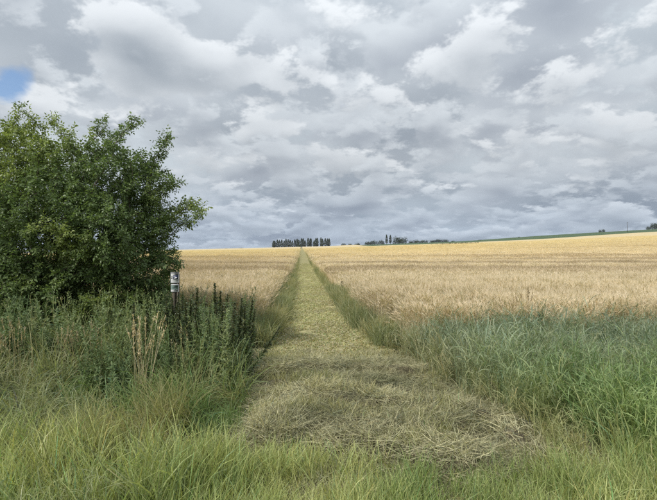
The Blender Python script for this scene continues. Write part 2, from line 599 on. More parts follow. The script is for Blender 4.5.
# ------------------------------------------------------------------ crop canopy (the standing crop seen from far off)
def canopy(side):
    ys = [20.0]; s = 0.35
    while ys[-1] < 835:
        ys.append(ys[-1] + s); s *= 1.035
    ys = np.array(ys)
    us = axis(-1, 900, 0.35, 1.06); us = us[us >= 0]; us = np.concatenate([[0, 0], us[1:]])
    V = []; col = []; keep = []
    for y in ys:
        e = float(wheat_r(y)) if side > 0 else float(wheat_l(y))
        x = e + side * us
        yy = np.full(len(us), y)
        h = (0.5 + 0.24 * sstep(20, 45, y)) * (0.88 + 0.24 * fbm(x * 0.7, yy * 0.7, 51, 3))
        h = h + 0.03 * (rng.random(len(us)) - 0.5)
        h[0] = 0.02
        h[2:4] *= 0.92
        V.append(np.stack([x, yy, th(x, yy) + h], 1)); col.append(wheat_tint(x, yy) * (0.98 - 0.3 * sstep(70, 140, yy))[:, None] * np.array([[1.0, 0.965, 0.86]]))  # far canopy colour darkened: painted stand-in for the shade between stalks
        lim = np.full(len(us), y)
        keep.append(~((lim > 560) & (x > 45)))
    n = len(us); k = len(ys)
    keep = np.array(keep)
    i = np.arange(k - 1)[:, None] * n + np.arange(n - 1)[None, :]
    Q = np.stack([i, i + 1, i + n + 1, i + n], 2)
    Q = Q[keep[:-1, :-1] & keep[1:, 1:]].reshape(-1, 4)
    if side < 0: Q = Q[:, ::-1]
    return mesh('crop_canopy', np.concatenate(V), Q, np.concatenate(col), M_CANOPY, True)


def canopy_mat():
    m, nt, out = new_mat('crop_canopy')
    N, L = nt.nodes.new, nt.links.new
    a = N('ShaderNodeAttribute'); a.attribute_name = 'col'
    g = N('ShaderNodeNewGeometry')
    mp = N('ShaderNodeMapping'); mp.inputs['Scale'].default_value = (1, 0.35, 1); L(g.outputs['Position'], mp.inputs['Vector'])
    n1 = N('ShaderNodeTexNoise'); n1.inputs['Scale'].default_value = 9; n1.inputs['Detail'].default_value = 5; n1.inputs['Roughness'].default_value = 0.7
    n2 = N('ShaderNodeTexNoise'); n2.inputs['Scale'].default_value = 0.9; n2.inputs['Detail'].default_value = 6; n2.inputs['Roughness'].default_value = 0.65
    L(mp.outputs[0], n1.inputs['Vector']); L(mp.outputs[0], n2.inputs['Vector'])
    ad = N('ShaderNodeMath'); ad.operation = 'ADD'; L(n1.outputs['Fac'], ad.inputs[0]); L(n2.outputs['Fac'], ad.inputs[1])
    mr = N('ShaderNodeMapRange'); mr.inputs['From Min'].default_value = 0.7; mr.inputs['From Max'].default_value = 1.3
    mr.inputs['To Min'].default_value = 0.62; mr.inputs['To Max'].default_value = 1.3; L(ad.outputs[0], mr.inputs['Value'])
    vm = N('ShaderNodeVectorMath'); vm.operation = 'SCALE'; L(a.outputs['Color'], vm.inputs[0]); L(mr.outputs[0], vm.inputs['Scale'])
    p = N('ShaderNodeBsdfPrincipled'); p.inputs['Roughness'].default_value = 0.85; p.inputs['Specular IOR Level'].default_value = 0.15
    L(vm.outputs[0], p.inputs['Base Color'])
    b = N('ShaderNodeBump'); b.inputs['Distance'].default_value = 0.12; b.inputs['Strength'].default_value = 0.8
    L(ad.outputs[0], b.inputs['Height']); L(b.outputs[0], p.inputs['Normal'])
    L(p.outputs[0], out.inputs['Surface'])
    return m


M_CANOPY = canopy_mat()
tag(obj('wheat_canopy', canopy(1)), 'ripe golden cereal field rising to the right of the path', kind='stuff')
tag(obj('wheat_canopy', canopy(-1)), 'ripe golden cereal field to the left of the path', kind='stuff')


# ------------------------------------------------------------------ scattering of clumps on points (ground cover only)
def scatter(name, protos, P, rot, scl, idx, tint, label):
    col = bpy.data.collections.new(name + '_clumps')
    for i, me in enumerate(protos):
        o = bpy.data.objects.new('%s_clump_%02d' % (name, i), me); col.objects.link(o)
    me = bpy.data.meshes.new(name)
    me.vertices.add(len(P)); me.vertices.foreach_set('co', np.asarray(P, np.float32).ravel())
    a = me.attributes.new('rot', 'FLOAT_VECTOR', 'POINT'); a.data.foreach_set('vector', np.asarray(rot, np.float32).ravel())
    scl = np.asarray(scl, np.float32)
    if scl.ndim == 1: scl = np.repeat(scl[:, None], 3, 1)
    a = me.attributes.new('scl', 'FLOAT_VECTOR', 'POINT'); a.data.foreach_set('vector', scl.ravel())
    a = me.attributes.new('idx', 'INT', 'POINT'); a.data.foreach_set('value', np.asarray(idx, np.int32))
    a = me.attributes.new('tint', 'FLOAT_COLOR', 'POINT')
    t = np.ones((len(P), 4), np.float32); t[:, :3] = np.clip(tint, 0, 2); a.data.foreach_set('color', t.ravel())
    ng = bpy.data.node_groups.new(name + '_scatter', 'GeometryNodeTree')
    ng.interface.new_socket('Geometry', in_out='INPUT', socket_type='NodeSocketGeometry')
    ng.interface.new_socket('Geometry', in_out='OUTPUT', socket_type='NodeSocketGeometry')
    N, L = ng.nodes.new, ng.links.new
    gi = N('NodeGroupInput'); go = N('NodeGroupOutput')
    ip = N('GeometryNodeInstanceOnPoints'); ci = N('GeometryNodeCollectionInfo')
    ci.inputs['Collection'].default_value = col; ci.inputs['Separate Children'].default_value = True; ci.inputs['Reset Children'].default_value = True
    ip.inputs['Pick Instance'].default_value = True

    def na(nm, ty):
        n = N('GeometryNodeInputNamedAttribute'); n.data_type = ty; n.inputs['Name'].default_value = nm
        return n.outputs['Attribute']
    L(gi.outputs[0], ip.inputs['Points']); L(ci.outputs[0], ip.inputs['Instance'])
    L(na('idx', 'INT'), ip.inputs['Instance Index'])
    L(na('rot', 'FLOAT_VECTOR'), ip.inputs['Rotation']); L(na('scl', 'FLOAT_VECTOR'), ip.inputs['Scale'])
    L(ip.outputs[0], go.inputs[0])
    o = obj(name, me)
    md = o.modifiers.new('scatter', 'NODES'); md.node_group = ng
    return tag(o, label, kind='stuff')


def spread(x0, x1, y0, y1, dens):
    n = int((x1 - x0) * (y1 - y0) * dens)
    return rng.uniform(x0, x1, n), rng.uniform(y0, y1, n)


def put(name, protos, x, y, label, tint, scl=(0.85, 1.2), lean=0.06, lean_dir=None, dz=0.0, smul=None, sxy=None):
    n = len(x)
    rz = rng.uniform(0, 2 * np.pi, n)
    if lean_dir is None:
        rx = rng.normal(0, lean, n); ry = rng.normal(0, lean, n)
    else:
        # tilt all clumps one way: towards azimuth lean_dir (world), so no spin about z beyond a small one
        a = np.broadcast_to(lean_dir, n) + rng.normal(0, 0.35, n)
        t = np.abs(rng.normal(lean, lean * 0.55, n))
        rx = -t * np.sin(a); ry = t * np.cos(a); rz = rng.uniform(0, 2 * np.pi, n)
    s = rng.uniform(scl[0], scl[1], n)
    if smul is not None: s = s * smul
    S = np.stack([s, s, s], 1)
    if sxy is not None: S[:, :2] *= sxy
    P = np.stack([x, y, th(x, y) + dz], 1)
    # euler XYZ applies x, then y, then z: spin the clump about its own axis by giving the tilt in the spun frame
    c, s_ = np.cos(rz), np.sin(rz)
    rx2 = c * rx + s_ * ry; ry2 = -s_ * rx + c * ry
    return scatter(name, protos, P, np.stack([rx2, ry2, rz], 1), S, rng.integers(0, len(protos), n), tint, label)


# --- clump shapes
def clump_grass(n, r, h, w, lean, curve, segs=5, mat=None, tone=(1, 1, 1), jam=0.18, hue=0.12, dry=0.0, heads=0, name='grass_clump'):
    g = Geo()
    b = disc(n, r)
    L = rng.uniform(h[0], h[1], n)
    col = jit(n, tone, jam, hue)
    if dry > 0:
        k = rng.random(n) < dry
        col[k] = jit(k.sum(), (2.6, 1.75, 1.5), 0.2, 0.1)
    ribbons(g, b, L, rng.uniform(w[0], w[1], n), rng.uniform(0, 2 * np.pi, n), np.abs(rng.normal(0, lean, n)), rng.uniform(curve[0], curve[1], n), segs, col=col)
    if heads:
        b2 = disc(heads, r * 0.8); L2 = rng.uniform(h[1] * 0.95, h[1] * 1.3, heads)
        az = rng.uniform(0, 2 * np.pi, heads)
        ctr, tg = ribbons(g, b2, L2, 0.0028, az, np.abs(rng.normal(0, lean * 0.5, heads)), rng.uniform(0.1, 0.6, heads), 4, col=jit(heads, (1.9, 1.5, 1.2), 0.15), tipw=0.7, rootw=1)
        tips = ctr[:, -1]
        m_ = 7
        bb = np.repeat(tips, m_, 0) - np.repeat(tg[:, -1], m_, 0) * rng.uniform(0, 0.12, (heads * m_, 1))
        ribbons(g, bb, rng.uniform(0.02, 0.055, heads * m_), 0.006, rng.uniform(0, 2 * np.pi, heads * m_), rng.uniform(0.2, 0.9, heads * m_), rng.uniform(0.1, 0.8, heads * m_), 2, col=jit(heads * m_, (2.2, 1.7, 1.4), 0.2))
    return g.mesh(name, mat or M_GRASS)


def clump_leafy(n, r, h, per=4, leaf=(0.12, 0.3), w=(0.005, 0.012), lean=0.1, dry=0.06, jam=0.22, hue=0.13):
    """leafy grass: thin stems carrying broad blades that spread and nod at different heights"""
    g = Geo()
    b = disc(n, r); L = rng.uniform(h[0], h[1], n); az = rng.uniform(0, 6.28, n)
    sc_ = jit(n, (0.95, 1.0, 0.9), 0.15, 0.08)
    k = rng.random(n) < dry
    sc_[k] = jit(k.sum(), (2.2, 1.6, 1.4), 0.15, 0.06)
    ctr, tg = ribbons(g, b, L, 0.0032, az, np.abs(rng.normal(0, lean, n)), rng.uniform(0.0, 0.5, n), 4, col=sc_, tipw=0.5, rootw=1)
    m_ = n * per
    i = np.repeat(np.arange(n), per); f = rng.uniform(0.25, 1.0, m_) * 4
    j = np.minimum(f.astype(int), 3); fr = (f - j)[:, None]
    p = ctr[i, j] * (1 - fr) + ctr[i, j + 1] * fr
    lc = jit(m_, (1.0, 1.0, 1.0), jam, hue)
    kd = (rng.random(m_) < dry) | k[i]
    lc[kd] = jit(kd.sum(), (2.3, 1.6, 1.35), 0.2, 0.08)
    ribbons(g, p, rng.uniform(leaf[0], leaf[1], m_), rng.uniform(w[0], w[1], m_), rng.uniform(0, 6.28, m_), rng.uniform(0.15, 0.7, m_), rng.uniform(0.3, 1.9, m_), 4, col=lc, twist=rng.normal(0, 0.6, m_), rootw=0.7)
    return g.mesh('leafy_clump', M_GRASS)


def clump_wheat(n, r, h=(0.62, 0.84), thick=1.0, awn=True, simple=False):
    g = Geo()
    b = disc(n, r); L = rng.uniform(h[0], h[1], n); az = rng.normal(0.6, 1.3, n)
    bent = rng.uniform(0.15, 0.9, n)
    sc_ = jit(n, (0.92, 0.94, 0.85), 0.14, 0.06)
    ctr, tg = ribbons(g, b, L, 0.0036 * thick, az, np.abs(rng.normal(0.06, 0.08, n)), bent, 3 if simple else 5, col=sc_, power=3.0, tipw=0.8, rootw=1.0)
    tip = ctr[:, -1]; tilt = np.arccos(np.clip(tg[:, -1, 2], -1, 1))
    ec = jit(n, (1.1, 1.08, 1.05), 0.12, 0.05)
    for tw in (0.0, 1.57):
        ribbons(g, tip, rng.uniform(0.075, 0.1, n), 0.014 * thick, az, tilt, rng.uniform(0.3, 0.9, n), 3, twist=np.full(n, tw), col=ec, tipw=0.3, rootw=0.7)
    if awn:
        k = 5 if not simple else 3
        bb = np.repeat(tip, k, 0) + np.repeat(tg[:, -1], k, 0) * rng.uniform(0.01, 0.07, (n * k, 1))
        ribbons(g, bb, rng.uniform(0.08, 0.14, n * k), 0.0022 * thick, np.repeat(az, k) + rng.normal(0, 0.35, n * k), np.repeat(tilt, k) + rng.normal(0.15, 0.25, n * k), rng.uniform(0, 0.4, n * k), 1 if simple else 2, col=jit(n * k, (1.25, 1.2, 1.1), 0.1), tipw=0.2, rootw=1)
    if not simple:
        m_ = n
        bb = b.copy(); bb[:, 2] = rng.uniform(0.1, 0.5, n)
        ribbons(g, bb, rng.uniform(0.12, 0.25, m_), 0.008, rng.uniform(0, 6.28, m_), rng.uniform(0.3, 0.9, m_), rng.uniform(0.6, 1.8, m_), 3, col=jit(m_, (0.8, 0.78, 0.7), 0.2, 0.1))
    return g.mesh('wheat_clump', M_WHEAT)


def clump_straw(n, r, ln, w, flat=0.25, tone=(1, 1, 1), jam=0.5, height=0.05, lift=0.25, along=None):
    """cut stems lying about"""
    g = Geo()
    b = disc(n, r); b[:, 2] = rng.uniform(0.0, height, n)
    az = rng.uniform(0, 2 * np.pi, n) if along is None else along + rng.normal(0, 0.5, n) + np.pi * rng.integers(0, 2, n)
    t0 = np.pi / 2 - np.abs(rng.normal(0, flat, n)); t1 = rng.normal(0.15, lift, n)
    ribbons(g, b, rng.uniform(ln[0], ln[1], n), rng.uniform(w[0], w[1], n), az, t0, t1, 4, col=jit(n, tone, jam, 0.1), tipw=0.4, rootw=0.8)
    return g.mesh('straw_clump', M_STRAW)


def clump_turf(n, r, h=(0.02, 0.07)):
    """mown turf: short leaf blades, broad little leaves and clippings"""
    g = Geo()
    b = disc(n, r)
    k = rng.random(n)
    col = np.where(k[:, None] < 0.45, jit(n, (1.25, 1.05, 0.75), 0.2, 0.1), jit(n, (0.78, 0.95, 0.62), 0.2, 0.12))
    ribbons(g, b, rng.uniform(h[0], h[1], n), rng.uniform(0.006, 0.016, n), rng.uniform(0, 6.28, n), rng.uniform(0.1, 1.2, n), rng.uniform(0.1, 1.0, n), 3, col=col)
    m_ = n // 2
    b = disc(m_, r); b[:, 2] = rng.uniform(0.005, 0.04, m_)
    ribbons(g, b, rng.uniform(0.03, 0.11, m_), rng.uniform(0.004, 0.012, m_), rng.uniform(0, 6.28, m_), rng.uniform(1.2, 1.6, m_), rng.normal(0.1, 0.25, m_), 2, col=jit(m_, (1.7, 1.38, 0.95), 0.2, 0.08))
    return g.mesh('turf_clump', M_STRAW)


def weed_leafset(g, n, h, lenr, wr, tone, jam=0.22, top=0.3, droop=(0.3, 1.2)):
    z = rng.uniform(0.05, 1, n) ** 0.8 * h
    k = 1 - (1 - top) * z / h
    az = rng.uniform(0, 6.28, n)
    b = np.stack([0.008 * np.cos(az), 0.008 * np.sin(az), z], 1)
    ribbons(g, b, rng.uniform(lenr[0], lenr[1], n) * k, rng.uniform(wr[0], wr[1], n) * k, az, rng.uniform(0.5, 1.2, n), rng.uniform(droop[0], droop[1], n), 4, twist=rng.normal(0, 0.35, n), col=jit(n, tone, jam, 0.12), power=1.2)


def clump_weed(h):
    g = Geo()
    for _ in range(4):
        g2 = Geo()
        weed_leafset(g2, 85, h * rng.uniform(0.6, 1.1), (0.08, 0.16), (0.022, 0.042), (1, 1, 1), 0.28)
        ax = rng.normal(0, 0.09, 2); az = rng.normal(0, 0.07, 2)
        for V, Q, c in zip(g2.V, g2.Q, g2.c):
            V = V.copy(); V[:, 0] += ax[0] + az[0] * V[:, 2]; V[:, 1] += ax[1] + az[1] * V[:, 2]
            g.add(V, Q, None, c)
        tube(g, [(ax[0] + az[0] * t * h, ax[1] + az[1] * t * h, t * h) for t in (0, 0.5, 1)], [0.004, 0.003, 0.002], 4, (0.8, 0.9, 0.7))
    return g.mesh('weed_clump', M_WEED)


# --- standing crop near the camera
def in_right(x, y): return (x > wheat_r(y)) & (y > wheat_near_r(x))


def in_left(x, y): return (x < wheat_l(y)) & (y > WHEAT_NEAR_L + 0.4 * (fbm(x, y * 0, 8, 2) - 0.5))


def wheat_points(y0, y1, dens, pad):
    xm = 0.78 * y1 + pad
    x, y = spread(-xm, xm, y0, y1, dens)
    k = (np.abs(x) < 0.78 * y + pad) & (in_right(x, y) | in_left(x, y))
    return x[k], y[k]


P_W = [clump_wheat(84, 0.24) for _ in range(6)]
P_W2 = [clump_wheat(36, 0.27, thick=1.5, simple=True) for _ in range(5)]
P_W3 = [clump_wheat(46, 0.55, thick=2.6, simple=True, awn=False) for _ in range(5)]
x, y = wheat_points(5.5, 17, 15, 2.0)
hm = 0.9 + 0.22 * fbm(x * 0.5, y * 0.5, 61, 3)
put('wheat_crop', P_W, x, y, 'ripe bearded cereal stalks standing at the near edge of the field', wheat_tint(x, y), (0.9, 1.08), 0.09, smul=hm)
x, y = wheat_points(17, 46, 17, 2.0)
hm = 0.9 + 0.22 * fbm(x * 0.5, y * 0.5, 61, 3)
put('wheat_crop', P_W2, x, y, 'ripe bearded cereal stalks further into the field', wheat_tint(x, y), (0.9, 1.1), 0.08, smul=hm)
x, y = wheat_points(46, 130, 3.2, 4.0)
hm = 0.92 + 0.2 * fbm(x * 0.5, y * 0.5, 61, 3)
xb, yb = wheat_points(130, 330, 0.4, 6.0)
kb = (rng.random(len(xb)) < 1 - 0.7 * sstep(180, 330, yb))
x2, y2 = np.concatenate([x, xb[kb]]), np.concatenate([y, yb[kb]])
hm = np.concatenate([hm, 1.0 + 0.25 * fbm(xb[kb] * 0.3, yb[kb] * 0.3, 62, 2)])
x, y = x2, y2
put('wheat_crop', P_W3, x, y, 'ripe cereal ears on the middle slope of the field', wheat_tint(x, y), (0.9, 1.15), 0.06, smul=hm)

# --- green fringe along both sides of the path
P_TALL = [clump_grass(84, 0.22, (0.35, 0.92), (0.004, 0.0135), 0.14, (0.1, 1.5), 6, dry=0.10, heads=0, jam=0.22, hue=0.15) for _ in range(6)]
P_LEAFY = [clump_leafy(34, 0.22, (0.5, 0.88), 5) for _ in range(5)]
P_TALLH = [clump_grass(26, 0.12, (0.45, 0.9), (0.004, 0.009), 0.12, (0.2, 1.2), 6, heads=3, dry=0.12, jam=0.22, hue=0.15) for _ in range(4)]
P_FRINGE = [clump_grass(26, 0.2, (0.2, 0.62), (0.006, 0.012), 0.2, (0.2, 1.3), 4, dry=0.2) for _ in range(4)]


def green_tint(x, y, a, b, sc_=1.2, seed=71):
    n = sstep(0.3, 0.7, fbm(np.asarray(x) * sc_, np.asarray(y) * sc_, seed, 3))[:, None]
    return np.asarray(a)[None] * (1 - n) + np.asarray(b)[None] * n


xs_, ys_ = [], []
for sd in (1, -1):
    yy = np.exp(rng.uniform(math.log(8.3), math.log(140), 2600))
    wd = 0.45
    e = (edge_r(yy) if sd > 0 else edge_l(yy))
    patch = fbm(yy * 0.15, yy * 0 + sd, 77, 2)
    k = rng.random(len(yy)) < np.clip(2.2 * patch - 0.4, 0.1, 1)
    xx = e + sd * rng.uniform(-0.05, wd, len(yy))
    xs_.append(xx[k]); ys_.append(yy[k])
x = np.concatenate(xs_); y = np.concatenate(ys_)
put('fringe_grass', P_FRINGE, x, y, 'tufts of green grass between the mown path and the crop', green_tint(x, y, (0.24, 0.27, 0.14), (0.38, 0.36, 0.19)), (0.7, 1.1), 0.15)

# --- tall bluish grass on the right
x, y = spread(1.0, 9.5, 2.2, 8.8, 27)
jag = 0.6 * (fbm(x * 1.5, y * 1.5, 81, 3) - 0.5)
k = (x > edge_r(y) + jag + 0.06) & (y < wheat_near_r(x) + 0.1 + 1.3 * rng.random(len(x)) ** 3) & (x < 0.85 * y + 2.2)
x, y = x[k], y[k]
blue = sstep(3.8, 6.0, y + 0.35 * (fbm(x, y, 83, 3) - 0.5) * 3)[:, None]
t = green_tint(x, y, (0.19, 0.285, 0.09), (0.30, 0.39, 0.15), 2.2) * (1 - blue) + green_tint(x, y, (0.19, 0.25, 0.165), (0.32, 0.37, 0.255), 2.2) * blue
d_e = x - edge_r(y)
ke = (0.75 * (1 - sstep(0.1, 0.75, d_e + 0.5 * (fbm(x * 3, y * 3, 87, 2) - 0.5))))[:, None]
t = t * (1 - ke) + np.array([[0.40, 0.37, 0.19]]) * ke
hm = (0.55 + 0.45 * sstep(-0.1, 0.7, d_e)) * (0.82 + 0.3 * fbm(x * 0.9, y * 0.9, 85, 2)) * (0.62 + 0.3 * sstep(3.0, 5.2, y))
put('tall_grass', P_TALL[:2] + P_LEAFY, x, y, 'tall blue green grass growing to the right of the path', t, (0.85, 1.12), 0.2, lean_dir=R(195), smul=hm)
x, y = spread(1.0, 8.5, 4.0, 8.6, 9)
k = (x > edge_r(y) + 0.2) & (y < wheat_near_r(x) + 0.3)
x, y = x[k], y[k]
put('tall_grass', P_TALLH, x, y, 'seeding grass stems among the tall grass on the right', green_tint(x, y, (0.2, 0.24, 0.13), (0.26, 0.28, 0.16)), (0.8, 1.0), 0.1)

# --- rough grass on the left
P_ROUGH = [clump_grass(80, 0.2, (0.2, 0.62), (0.004, 0.011), 0.35, (0.5, 2.6), 6, dry=0.16, jam=0.28, hue=0.18) for _ in range(6)]
x, y = spread(-7.5, -0.5, 1.4, 7.6, 24)
jag = 0.2 * (fbm(x * 2, y * 2, 91, 3) - 0.5)
k = (x < edge_l(y) + jag - 0.05 - 0.25 * (1 - sstep(3.3, 4.0, y))) & (x > -0.82 * y - 1.5)
k &= ~((np.hypot((x + 1.35) / 0.55, (y - 3.95) / 0.28) < 1) & (rng.random(len(x)) < 0.8))
k &= ~((x > -2.5) & (y > 4.75 + 0.3 * (fbm(x * 3, y, 97, 2) - 0.5)) & (rng.random(len(x)) < 0.8))
x, y = x[k], y[k]
bright = sstep(0.5, 0.62, fbm(x * 1.3, y * 1.9, 98, 3))[:, None]; grey = (sstep(0.5, 0.75, fbm(x * 0.8 + 7, y * 1.2, 99, 3)))[:, None]
lush = green_tint(x, y, (0.17, 0.24, 0.085), (0.33, 0.355, 0.16), 1.1, 93)
lush = lush * (1 - 0.6 * bright) + np.array([[0.20, 0.30, 0.10]]) * 0.6 * bright
lush = 0.88 * lush * (1 - 0.7 * grey) + np.array([[0.36, 0.36, 0.21]]) * 0.7 * grey
hm = (0.6 + 0.4 * sstep(3.4, 5.4, y)) * (0.45 + 1.05 * fbm(x * 1.4, y * 1.4, 95, 3))
put('rough_grass', P_ROUGH + [clump_leafy(36, 0.2, (0.25, 0.55), 4, (0.12, 0.3), (0.004, 0.01), 0.3, 0.15) for _ in range(3)], x, y, 'tangled rough green grass on the left verge', lush, (0.8, 1.15), 0.38, lean_dir=R(250) + 2.2 * (fbm(x * 0.7, y * 0.7, 96, 2) - 0.5) * 2, smul=hm)

# --- short soft grass in the foreground
P_FRONT = [clump_grass(150, 0.2, (0.14, 0.38), (0.003, 0.0065), 0.16, (0.15, 1.3), 4, dry=0.10, jam=0.24, hue=0.15) for _ in range(6)]
x, y = spread(-4.5, 4.5, 1.2, 3.95, 42)
lim = 3.46 + 0.42 * (1 - sstep(-0.9, -0.2, x)) + 0.22 * (fbm(x * 2.2, x * 0, 101, 3) - 0.5) * 2 + 0.3 * sstep(1.4, 2.0, x)
k = (y < lim) & (rng.random(len(x)) < 0.35 + 0.65 * sstep(0, 0.15, lim - y))
k &= (x > -1.05 + 0.5 * (fbm(y * 2, x, 107, 2) - 0.5)) | (rng.random(len(x)) < 0.25)
x, y = x[k], y[k]
hm = (0.95 + 0.45 * (1 - sstep(-1.2, -0.3, x)) * sstep(2.6, 3.2, y)) * (0.65 + 0.75 * fbm(x * 1.6, y * 1.6, 103, 3))
put('front_grass', P_FRONT, x, y, 'soft light green grass along the front of the clearing', green_tint(x, y, (0.29, 0.36, 0.135), (0.46, 0.48, 0.205), 1.5, 105), (0.85, 1.15), 0.1, smul=hm)

# --- cut dry grass in the clearing and lodged stems on the left
P_CUT = [clump_straw(200, 0.18, (0.04, 0.17), (0.0014, 0.0042), 0.3, height=0.035, lift=0.8, along=rng.uniform(-0.4, 0.4)) for _ in range(6)]
x, y = spread(-1.6, 2.6, 2.6, 8.0, 75)
pile = fbm(x * 0.7 + 0.3 * y, y * 2.3 + 0.25 * x, 111, 3)
k = (x > edge_l(y) - 0.15) & (x < edge_r(y) + 0.25) & (rng.random(len(x)) < (0.65 + 0.35 * sstep(0.36, 0.55, pile)) * (1 - 0.75 * sstep(6.0, 7.4, y)))
x, y = x[k], y[k]
t = green_tint(x, y, (0.27, 0.265, 0.155), (0.50, 0.47, 0.29), 3.5, 113)
put('cut_grass', P_CUT, x, y, 'withered cut grass lying in swaths across the clearing', t, (0.8, 1.2), 0.1, dz=pile_h(x, y), sxy=1.1)
o_up = spread(-1.2, 2.2, 3.4, 7.6, 34)
x, y = o_up
k = (x > edge_l(y)) & (x < edge_r(y) + 0.1) & (fbm(x * 1.3, y * 1.6, 117, 3) > 0.44)
x, y = x[k], y[k]
P_STUB = [clump_grass(40, 0.13, (0.06, 0.2), (0.0025, 0.005), 0.45, (0.2, 1.2), 3, dry=0.45) for _ in range(4)]
put('stubble_grass', P_STUB, x, y, 'thin regrowing grass in the mown clearing', green_tint(x, y, (0.30, 0.31, 0.13), (0.42, 0.39, 0.2)), (0.8, 1.2), 0.1, dz=pile_h(x, y))
P_LODGE = [clump_grass(70, 0.16, (0.35, 0.75), (0.002, 0.006), 0.25, (0.3, 1.4), 6, dry=0.3, jam=0.25, hue=0.1) for _ in range(3)]
n = 34
u = rng.uniform(0, 1, n)
x = -1.95 + 1.0 * u + rng.normal(0, 0.13, n); y = 3.7 + 1.35 * u + rng.normal(0, 0.16, n)
put('lodged_grass', P_LODGE, x, y, 'straw coloured grass bent flat on the left verge', green_tint(x, y, (0.36, 0.33, 0.16), (0.27, 0.29, 0.12), 2.0), (0.7, 1.1), 0.75, lean_dir=R(225))

# --- turf of the path
P_TURF = [clump_turf(90, 0.16) for _ in range(6)]
xs_, ys_ = [], []
for (y0, y1, dn) in ((6.0, 14, 42), (14, 26, 26), (26, 60, 9)):
    x, y = spread(-4.2, 2.2, y0, y1, dn)
    k = (x > edge_l(y) - 0.05) & (x < edge_r(y) + 0.05) & (rng.random(len(x)) < 0.25 + 0.75 * sstep(6.2, 7.6, y))
    xs_.append(x[k]); ys_.append(y[k])
x = np.concatenate(xs_); y = np.concatenate(ys_)
put('mown_turf', P_TURF, x, y, 'pale mown turf with clippings on the footpath', green_tint(x, y, (0.41, 0.375, 0.255), (0.47, 0.445, 0.285), 1.1, 121), (0.8, 1.3), 0.06)

# --- weedy undergrowth below the tree and round the sign
P_WEED = [clump_weed(1.0) for _ in range(5)]
x, y = spread(-6.5, -0.95, 4.8, 9.4, 22)
k = (x < edge_l(y) - 0.28 - 0.1 * rng.random(len(x))) & (x > -0.8 * y - 1) & (y > np.where(x > -2.5, 4.85, 5.6) + 0.12 * np.maximum(-2.6 - x, 0) + 0.25 * rng.random(len(x)))
x, y = x[k], y[k]
put('weed_undergrowth', P_WEED, x, y, 'dense dark green weeds below the tree and round the sign', green_tint(x, y, (0.13, 0.185, 0.075), (0.25, 0.29, 0.13), 1.6, 131), (0.75, 1.15), 0.2, smul=(0.7 + 0.3 * sstep(4.9, 6.0, y)) * rng.uniform(0.6, 1.12, len(x)))
x, y = spread(-6.2, -1.0, 5.2, 7.0, 7)
k = (x < edge_l(y) - 0.3) & (x > -0.8 * y - 1)
x, y = x[k], y[k]
put('rough_grass', P_TALLH, x, y, 'tall seeding grass among the weeds on the left', green_tint(x, y, (0.2, 0.25, 0.1), (0.36, 0.34, 0.18)), (0.85, 1.2), 0.12)
P_LOW = [clump_weed(0.3) for _ in range(3)]
x = rng.normal(0.5, 0.14, 7); y = rng.normal(6.45, 0.08, 7)
put('weed_tuft', P_LOW, x, y, 'small dark green weed tuft in the mown clearing', green_tint(x, y, (0.06, 0.09, 0.04), (0.08, 0.11, 0.045)), (0.3, 0.55), 0.2)


